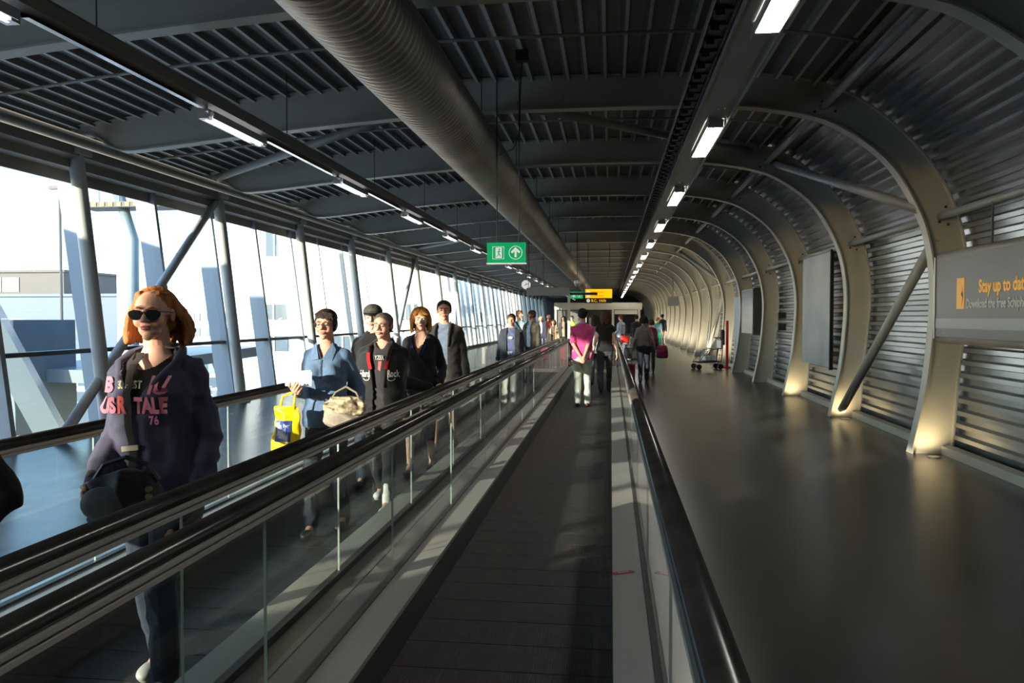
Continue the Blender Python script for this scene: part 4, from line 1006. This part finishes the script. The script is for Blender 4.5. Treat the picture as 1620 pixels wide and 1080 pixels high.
S_ = w2_['S']; hp = Vector((-2.14, 5.82, GZ)) + w2_['Rw']*S_
pp = empty('paper', hp + Vector((.02, -.045, .06))); tag(pp, 'folded white paper held up by the woman in blue', 'paper')
MB().obox((0, 0, .045), .20, .003, .105, Matrix.Rotation(-.06, 3, 'Y')).build('sheet', mat('paper', (.82, .80, .76), .7), pp); MB().obox((.005, -.004, .043), .20, .002, .10, Matrix.Rotation(.03, 3, 'Y')).build('sheet', mat('paper', (.82, .80, .76), .7), pp)
yb = empty('plastic_bag', hp + Vector((-.06, -.06, -.46))); tag(yb, 'bright yellow plastic carrier bag with a dark blue printed panel', 'bag')
mb = MB(); loft(mb, [(0, 0, 0, .085, .035), (0, 0, .03, .118, .05), (0, 0, .16, .115, .05), (0, 0, .30, .108, .03), (0, 0, .36, .10, .018)]); me = remesh(mb, .008, 2); folds(me, .012, 12, .8)
YM = mat('yellow plastic', (.88, .66, .01), .25, var=.05, vscale=15, spec=.5); me.materials.append(YM); me.polygons.foreach_set('use_smooth', [True]*len(me.polygons)); link('bag_body', me, yb)
bb = {'root': yb, 'bvh': bvh_of([me])}
mb = MB(); n_ = 8
vs = [(x, (front_y(bb['bvh'], x, z, .005) or -.055), z) for z in np.linspace(.11, .26, n_) for x in np.linspace(-.075+.0, .045, n_)]
mb.add(vs, [(j*n_+i, j*n_+i+1, (j+1)*n_+i+1, (j+1)*n_+i) for j in range(n_-1) for i in range(n_-1)]); mb.build('print', mat('blue print', (.03, .06, .25), .35), yb)
chest_text(bb, 'See Buy', .034, -.062, .215, mat('pale print', (.6, .65, .75), .5), .9, bold=.0); chest_text(bb, 'Fly', .034, -.062, .175, mat('pale print', (.6, .65, .75), .5), .9, bold=.0)
MB().tube([(-.05, -.01, .34), (-.03, 0, .43), (.05, .04, .47), (.06, 0, .42), (.055, -.01, .34)], .010, 6, ry=.5).build('handle', YM, yb, smooth=True)
bg_ = soft_bag((-1.93, 5.62, .83), .15, (.31, .15, .22), fabric('beige canvas', (.30, .26, .21)), 'slouchy beige handbag with a ruched patterned top, at the hip of the woman in blue', 'handbag', 9, .35)
mb = MB(); loft(mb, [(0, 0, .12, .145, .075), (0, 0, .18, .15, .08), (0, 0, .235, .11, .05)]); me = remesh(mb, .008, 1); folds(me, .03, 21, 1.6); me.materials.append(mat('patterned cloth', (.10, .07, .04), .7, col2=(.62, .50, .32), vscale=28)); me.polygons.foreach_set('use_smooth', [True]*len(me.polygons)); link('ruched_top', me, bg_)
MB().tube([(-.11, 0, .20), (-.07, .03, .27), (.0, .05, .31), (.08, .03, .27), (.12, 0, .20)], .009, 6).build('handle', fabric('strap', (.2, .17, .13)), bg_, smooth=True)

# --- man in the black lettered jacket
m3 = person((-1.93, 6.62, GZ), 'older man in a black zip jacket with white gothic lettering and red lining', 1.67, 0, 'm', 'ruddy', (.12, .10, .085), 'balding',
    top=(.035, .035, .038), jacket=(.02, .02, .022), jopen=(.045, .085, 1.15), neck=(.055, 1.43, 2), legs=(.02, .02, .024), hem=.16, shoe=(.75, .75, .72), sock=(.7, .7, .68), lh=(.36, .20, 1.075), rh=(-.24, -.03, .86), vox=.009, hv=.004, head=(-8, 2), fat=1.08, elbow=(.3, .5, -.9),
    thumbs=(((-.6, -.6, .1), (0, 0, -1)), ((0, -1, .1), (1, 0, 0))), fist=(.5, .4), seed=14, lf=-.2, rf=.22, jhem=.82)
WT = mat('white print', (.72, .70, .66), .6)
chest_text(m3, 'Rock', .082, .080, 1.195, WT, .60, bold=.003); chest_text(m3, 'Hard', .078, -.172, 1.195, WT, .60, bold=.003); chest_text(m3, 'YZER', .05, -.035, 1.345, mat('grey print', (.40, .40, .40), .6), .7, bold=.002)
mb = MB()
for x0, sg in ((.08, 1), (-.08, -1)):
    for z0, dz in ((1.18, -.045),):
        pts = [(x0+sg*(.035+.03*math.cos(t)), z0+dz*.5*math.sin(t)*.9) for t in np.linspace(0, 4.4, 12)]
        mb.tube([(x, (front_y(m3['bvh'], x, z, .006) or -.16), z) for x, z in pts], .0035, 5)
mb.build('scroll_print', WT, m3['root'])
for s in (-1, 1): strap(m3, [(s*.100, 1.46), (s*.088, 1.36), (s*.068, 1.26)], .03, fabric('red lining', (.40, .015, .02)), 'lining', off=.008)
mb = MB(); y_ = lambda x, z: (front_y(m3['bvh'], x, z, .005) or -.14)
mb.add([(x, y_(x, z), z) for x, z in ((.0, 1.33), (.03, 1.33), (.015, 1.24), (-.005, 1.26))], [(0, 1, 2, 3)]); mb.build('print', RD, m3['root'])
for s in (-1, 1): MB().tube([(s*.05, -.16, 1.10), (s*.086, -.150, 1.36), (s*.10, -.10, 1.45), (s*.07, .05, 1.50), (0, .09, 1.51)], [.010, .014, .018, .022, .024], 8).build('collar', fabric('black cloth', (.015, .015, .016)), m3['root'], smooth=True)

# --- man with a cap, behind
m4 = person((-2.30, 7.55, GZ), 'young man in a dark peaked cap and black top, behind the lettered jacket', 1.75, 0, 'm', 'fair', (.06, .04, .03), 'crop',
    top=(.013, .013, .015), legs=(.04, .05, .08), vox=.011, hv=.004, head=(6, 6), seed=22, collar=(.012, .02, (.015, .015, .017)))
mb = MB(); mb.ell((0, .014, .058), (.088, .106, .078), nu=24, nv=14); me = remesh(mb, .005, 1); me = cut(me, lambda c: c[:, 2] > .038); me = solid(me, .003)
me.materials.append(mat('camouflage cloth', (.02, .022, .02), .8, col2=(.07, .07, .06), vscale=30)); me.transform(m4['hm']); link('cap', me, m4['root'])
mb = MB(); n_ = 14; vs = []
for k in range(n_):
    a = PI + PI*k/(n_-1); vs += [(.075*math.cos(a), -.02+.075*math.sin(a), .048), (.078*math.cos(a), -.035+.14*math.sin(a), .048+.010*math.sin(a))]
mb.add(vs + [(x, y, z+.009) for x, y, z in vs], [(2*k, 2*k+2, 2*k+3, 2*k+1) for k in range(n_-1)] + [(2*n_+2*k+1, 2*n_+2*k+3, 2*n_+2*k+2, 2*n_+2*k) for k in range(n_-1)] + [(2*k+1, 2*k+3, 2*n_+2*k+3, 2*n_+2*k+1) for k in range(n_-1)])
me = mb.mesh('peak', [M['black']], True); me.transform(m4['hm']); link('cap_peak', me, m4['root'])

# --- red-haired woman with crossbody strap
w5 = person((-1.98, 8.20, GZ), 'smiling woman with long ginger hair, black V-neck top and crossbody strap', 1.74, 0, 'f', 'fair', (.50, .22, .06), 'shoulder',
    top=(.015, .015, .018), neck=(.085, 1.24, 1.0), legs=(.02, .022, .028), hem=.36, shoe=(.03, .03, .04), lh=(.24, -.14, .96), rh=(-.22, -.10, .92), vox=.010, hv=.004, head=(14, 14), fat=1.02, elbow=(.15, .9, -.3), seed=31, lf=.14, rf=-.16)
strap(w5, [(-.12, 1.45), (-.07, 1.32), (.03, 1.18), (.13, 1.02)], .045, fabric('dark webbing', (.03, .03, .032)), 'bag_strap')
mb = MB(); mb.tube([(-.065, -.118, 1.36), (-.03, -.130, 1.26), (.0, -.132, 1.235), (.035, -.130, 1.26), (.075, -.115, 1.36)], .006, 6); mb.build('blue_neckline', fabric('royal blue trim', (.05, .05, .30)), w5['root'])
mb = MB(); mb.tube([(-.06, -.055, 1.48), (-.03, -.115, 1.36), (0, -.125, 1.315), (.03, -.115, 1.36), (.06, -.055, 1.48)], .0016, 5); mb.build('necklace', M['black'], w5['root'])

# --- tall man in dark jacket
m6 = person((-2.03, 9.62, GZ), 'tall dark-haired man in a charcoal jacket and blue-grey shirt, behind the ginger woman', 1.84, 0, 'm', 'ruddy', (.03, .022, .018), 'crop',
    top=(.13, .17, .24), jacket=(.030, .027, .027), jopen=(.06, .07, 1.1), legs=(.05, .05, .05), legkind='shorts', hem=.55, shoe=(.1, .1, .1), lh=(.27, 0, .82), rh=(-.27, 0, .82), vox=.011, hv=.0045, head=(10, 2), seed=35, jhem=.74)
for s in (-1, 1): MB().tube([(s*.075, -.155, 1.22), (s*.09, -.14, 1.38), (s*.085, -.07, 1.46), (s*.06, .06, 1.50)], [.008, .016, .016, .012], 8).build('lapel', fabric('charcoal cloth', (.032, .03, .03)), m6['root'], smooth=True)

# --- person at the left edge, only the elbow in the frame
m7 = person((-2.33, 2.46, GZ), 'person in a black coat at the left edge, only an elbow in view', 1.55, 0, 'm', 'fair', (.05, .03, .02), 'crop',
    top=(.02, .02, .02), jacket=(.012, .012, .013), legs=(.02, .02, .03), lh=(.17, -.10, .98), rh=(-.25, 0, .85), vox=.012, hv=.006, elbow=(1, .35, 0), seed=41)

# --- man in pink from behind
m8 = person((-.51, 14.66, GZ), 'man in a pink polo shirt and white trousers, hands clasped behind his back', 1.80, PI, 'm', 'tan', (.012, .010, .010), 'crop',
    top=(.55, .065, .22), sleeve=.42, legs=(.62, .60, .55), shoe=(.12, .05, .03), lh=(.03, .175, .905), rh=(-.03, .19, .885), elbow=(.7, .6, -.5), vox=.011, hv=.006, face=False, seed=51, lf=.03, rf=-.03, collar=(.009, .015, (.20, .28, .50)), fist=(.7, .7),
    thumbs=(((0, .2, 1), (0, -1, 0)), ((0, .2, 1), (0, -1, 0))), hem_z=.84, fat=1.06)
w9 = person((-.12, 17.5, GZ), 'woman with long brown hair and black sleeveless top beside the pink polo shirt', 1.80, PI, 'f', 'fair', (.075, .035, .022), 'back',
    top=(.012, .012, .014), sleeve=.12, legs=(.055, .055, .06), vox=.013, hv=.007, face=False, seed=55, lh=(.25, -.03, .85), rh=(-.24, -.03, .85), head=(25, 0))
w10 = person((-.36, 19.6, GZ), 'dark-haired woman half hidden between the pink shirt and the black sleeveless top', 1.70, PI, 'f', 'fair', (.04, .02, .015), 'back', top=(.35, .33, .33), legs=(.10, .11, .14), vox=.015, hv=.008, face=False, seed=56)
w11 = person((.83, 20.4, 0), 'woman in a taupe top and blue jeans walking away with a big magenta bag', 1.70, PI, 'f', 'tan', (.02, .015, .012), 'bob',
    top=(.17, .15, .15), legs=(.025, .035, .06), lh=(.27, 0, .86), rh=(-.30, .05, .90), vox=.013, hv=.007, face=False, seed=60, hem_z=.95, fat=1.1)
b = soft_bag((1.28, 20.3, .62), PI/2+.2, (.30, .28, .34), fabric('magenta nylon', (.22, .015, .07), .5), 'large magenta duffel bag hanging from the shoulder of the woman in taupe', 'duffel_bag', 3, .2, .014)
b.rotation_euler.z = .1
MB().tube([(-.12, 0, .30), (-.26, .02, .55), (-.30, .03, .80)], .02, 6, ry=.5).build('handle', fabric('magenta strap', (.2, .015, .06)), b, smooth=True)
def case(loc, rz, size, m, label, name='suitcase'):
    g = empty(name, loc, rz); tag(g, label, 'suitcase'); w, d, h = size
    mb = MB(); loft(mb, [(0, 0, .05, w*.46, d*.45), (0, 0, .08, w*.5, d*.5), (0, 0, h-.03, w*.5, d*.5), (0, 0, h, w*.46, d*.42)], 16); mb.build('shell', m, g, smooth=False)
    mb = MB()
    for s in (-1, 1): mb.tube([(s*w*.3, d*.35, h), (s*w*.3, d*.35, h+.38)], .009, 6)
    mb.tube([(-w*.3, d*.35, h+.38), (w*.3, d*.35, h+.38)], .014, 8); mb.build('telescopic_handle', M['black'], g)
    wm_ = MB().tube([(-.015, 0, 0), (.015, 0, 0)], .028, 10).mesh('wheel', [M['black']])
    for sx in (-1, 1):
        for sy in (-1, 1): link('wheel', wm_, g, (sx*w*.38, sy*d*.3, .028))
    return g
case((.46, 20.2, 0), .2, (.32, .24, .50), fabric('wine nylon', (.20, .01, .03), .5), 'wine red trolley case pulled by the woman in taupe')
w12 = person((1.18, 23.9, 0), 'person with brown hair just beyond the woman with the magenta bag', 1.62, PI, 'f', 'fair', (.10, .06, .035), 'bob', top=(.28, .03, .08), legs=(.05, .05, .06), vox=.017, hv=.009, face=False, seed=61)
m13 = person((.40, 32.0, 0), 'man in a white and pale blue shirt stepping sideways with something red in his hand', 1.76, PI/2+2.4, 'm', 'ruddy', (.12, .06, .03), 'short', top=(.50, .58, .70), legs=(.06, .08, .13), lh=(.3, -.1, .95), vox=.017, hv=.009, face=False, seed=62, lf=.25, rf=-.25)
case((.55, 31.3, .62), .5, (.36, .12, .34), mat('scarlet cloth', (.75, .04, .03), .6), 'scarlet bag held low by the man in the white and blue shirt', 'hand_bag')
m14 = person((1.10, 34.4, 0), 'man in black, seen from behind, by the portal post beyond the magenta bag', 1.76, PI, 'm', 'tan', (.02, .015, .01), 'crop', top=(.02, .02, .025), legs=(.02, .02, .025), vox=.018, hv=.010, face=False, seed=63)
w15 = person((2.47, 42.5, 0), 'woman in a teal top and bright green trousers near the far arches', 1.66, PI, 'f', 'fair', (.30, .16, .08), 'bob', top=(.12, .30, .36), sleeve=.4, legs=(.0, .36, .20), vox=.018, hv=.010, face=False, seed=64, fat=1.1)
m16 = person((2.90, 45.7, 0), 'man in a dark shirt half behind the green trousers', 1.84, PI, 'm', 'tan', (.03, .02, .015), 'crop', top=(.02, .02, .03), legs=(.1, .1, .1), vox=.02, hv=.012, face=False, seed=65)
# --- group coming along the left walkway, further back
m17 = person((-1.93, 15.5, GZ), 'man in an open dark blazer over a printed grey-blue shirt and pale jeans', 1.70, 0, 'm', 'ruddy', (.10, .05, .03), 'short', top=(.09, .11, .22), jacket=(.035, .04, .055), jopen=(.075, .075, 1.1), legs=(.45, .50, .58), shoe=(.2, .1, .06), vox=.012, hv=.006, head=(0, 4), seed=70, fat=1.12, jhem=.74, lh=(.26, .05, .84), rh=(-.28, .05, .84))
MB().ell((0, -.162, 1.28), (.05, .004, .03)).build('print', mat('grey print', (.35, .36, .38), .6), m17['root'])
m18 = person((-1.98, 20.0, GZ), 'man in a grey-brown suit jacket and light blue shirt, turned to his companion', 1.81, -.5, 'm', 'ruddy', (.12, .07, .045), 'short', top=(.45, .55, .68), jacket=(.085, .070, .058), jopen=(.06, .06, 1.1), legs=(.04, .04, .045), vox=.014, hv=.007, head=(-35, 5), seed=71, fat=1.08, jhem=.76)
m19 = person((-2.62, 23.0, GZ), 'fair person in a pale blue shirt with a dark strap, behind the suit jacket', 1.84, .2, 'm', 'fair', (.30, .15, .07), 'short', top=(.45, .62, .75), legs=(.08, .08, .1), vox=.016, hv=.009, face=False, head=(50, 0), seed=72)
strap(m19, [(-.12, 1.44), (.0, 1.25), (.12, 1.05)], .04, M['black'], 'bag_strap')
m20 = person((-3.35, 26.9, 0), 'man in a white shirt nearest the windows at the walkway end', 1.74, PI, 'm', 'tan', (.10, .06, .04), 'short', top=(.70, .70, .70), legs=(.1, .1, .12), vox=.018, hv=.010, face=False, seed=73)
w21 = person((-2.02, 28.3, 0), 'woman in a cream cardigan over a brown top with dark hair', 1.58, 0, 'f', 'tan', (.05, .03, .02), 'bob', top=(.13, .09, .07), jacket=(.58, .46, .30), jopen=(.07, .07, 1.1), legs=(.05, .05, .06), vox=.016, hv=.009, face=False, seed=74, jhem=.72)
m22 = person((-2.40, 31.2, 0), 'man in a red shirt under a dark jacket, behind the cream cardigan', 1.80, 0, 'm', 'ruddy', (.06, .03, .02), 'crop', top=(.55, .08, .06), jacket=(.04, .04, .07), jopen=(.07, .07, 1.1), legs=(.05, .05, .08), vox=.017, hv=.009, face=False, seed=75)
w23 = person((-2.95, 33.9, 0), 'person in a navy jacket over white, close to the windows', 1.70, 0, 'f', 'fair', (.45, .33, .2), 'bob', top=(.6, .6, .62), jacket=(.03, .05, .12), jopen=(.06, .06, 1.1), legs=(.08, .1, .16), vox=.018, hv=.010, face=False, seed=76)
w24 = person((-1.98, 33.8, 0), 'dark-haired woman in a dark jacket right of the red shirt', 1.72, 0, 'f', 'tan', (.05, .03, .02), 'back', top=(.45, .35, .28), jacket=(.05, .045, .04), jopen=(.06, .06, 1.1), legs=(.05, .05, .05), vox=.018, hv=.010, face=False, seed=77)
w25 = person((-1.74, 36.3, 0), 'person in a lime green vest and pale green trousers beside the slim post', 1.74, 0, 'm', 'fair', (.25, .15, .08), 'crop', top=(.40, .55, .10), legs=(.25, .55, .35), vox=.018, hv=.010, face=False, seed=78)
w26 = person((-1.28, 34.5, 0), 'sunlit person in white between the slim post and the pink shirt', 1.70, 0, 'f', 'fair', (.45, .28, .12), 'bob', top=(.72, .70, .68), legs=(.5, .5, .48), vox=.018, hv=.010, face=False, seed=79)
case((-1.50, 30.1, 0), .1, (.52, .34, .62), mat('red shell', (.72, .03, .03), .4), 'big red hard suitcase left of the pink shirt'); case((-1.95, 31.3, 0), -.1, (.40, .26, .50), mat('red cloth', (.60, .03, .03), .6), 'smaller red suitcase behind the big red one')
case((.85, 31.6, 0), .2, (.62, .36, .60), mat('black nylon', (.015, .015, .015), .5), 'black suitcase standing beyond the walkway end'); case((1.05, 32.9, 0), .3, (.50, .30, .82), mat('olive canvas', (.12, .12, .07), .7), 'olive suitcase behind the black one')


for _m in [m for m in bpy.data.meshes if m.users == 0]: bpy.data.meshes.remove(_m)
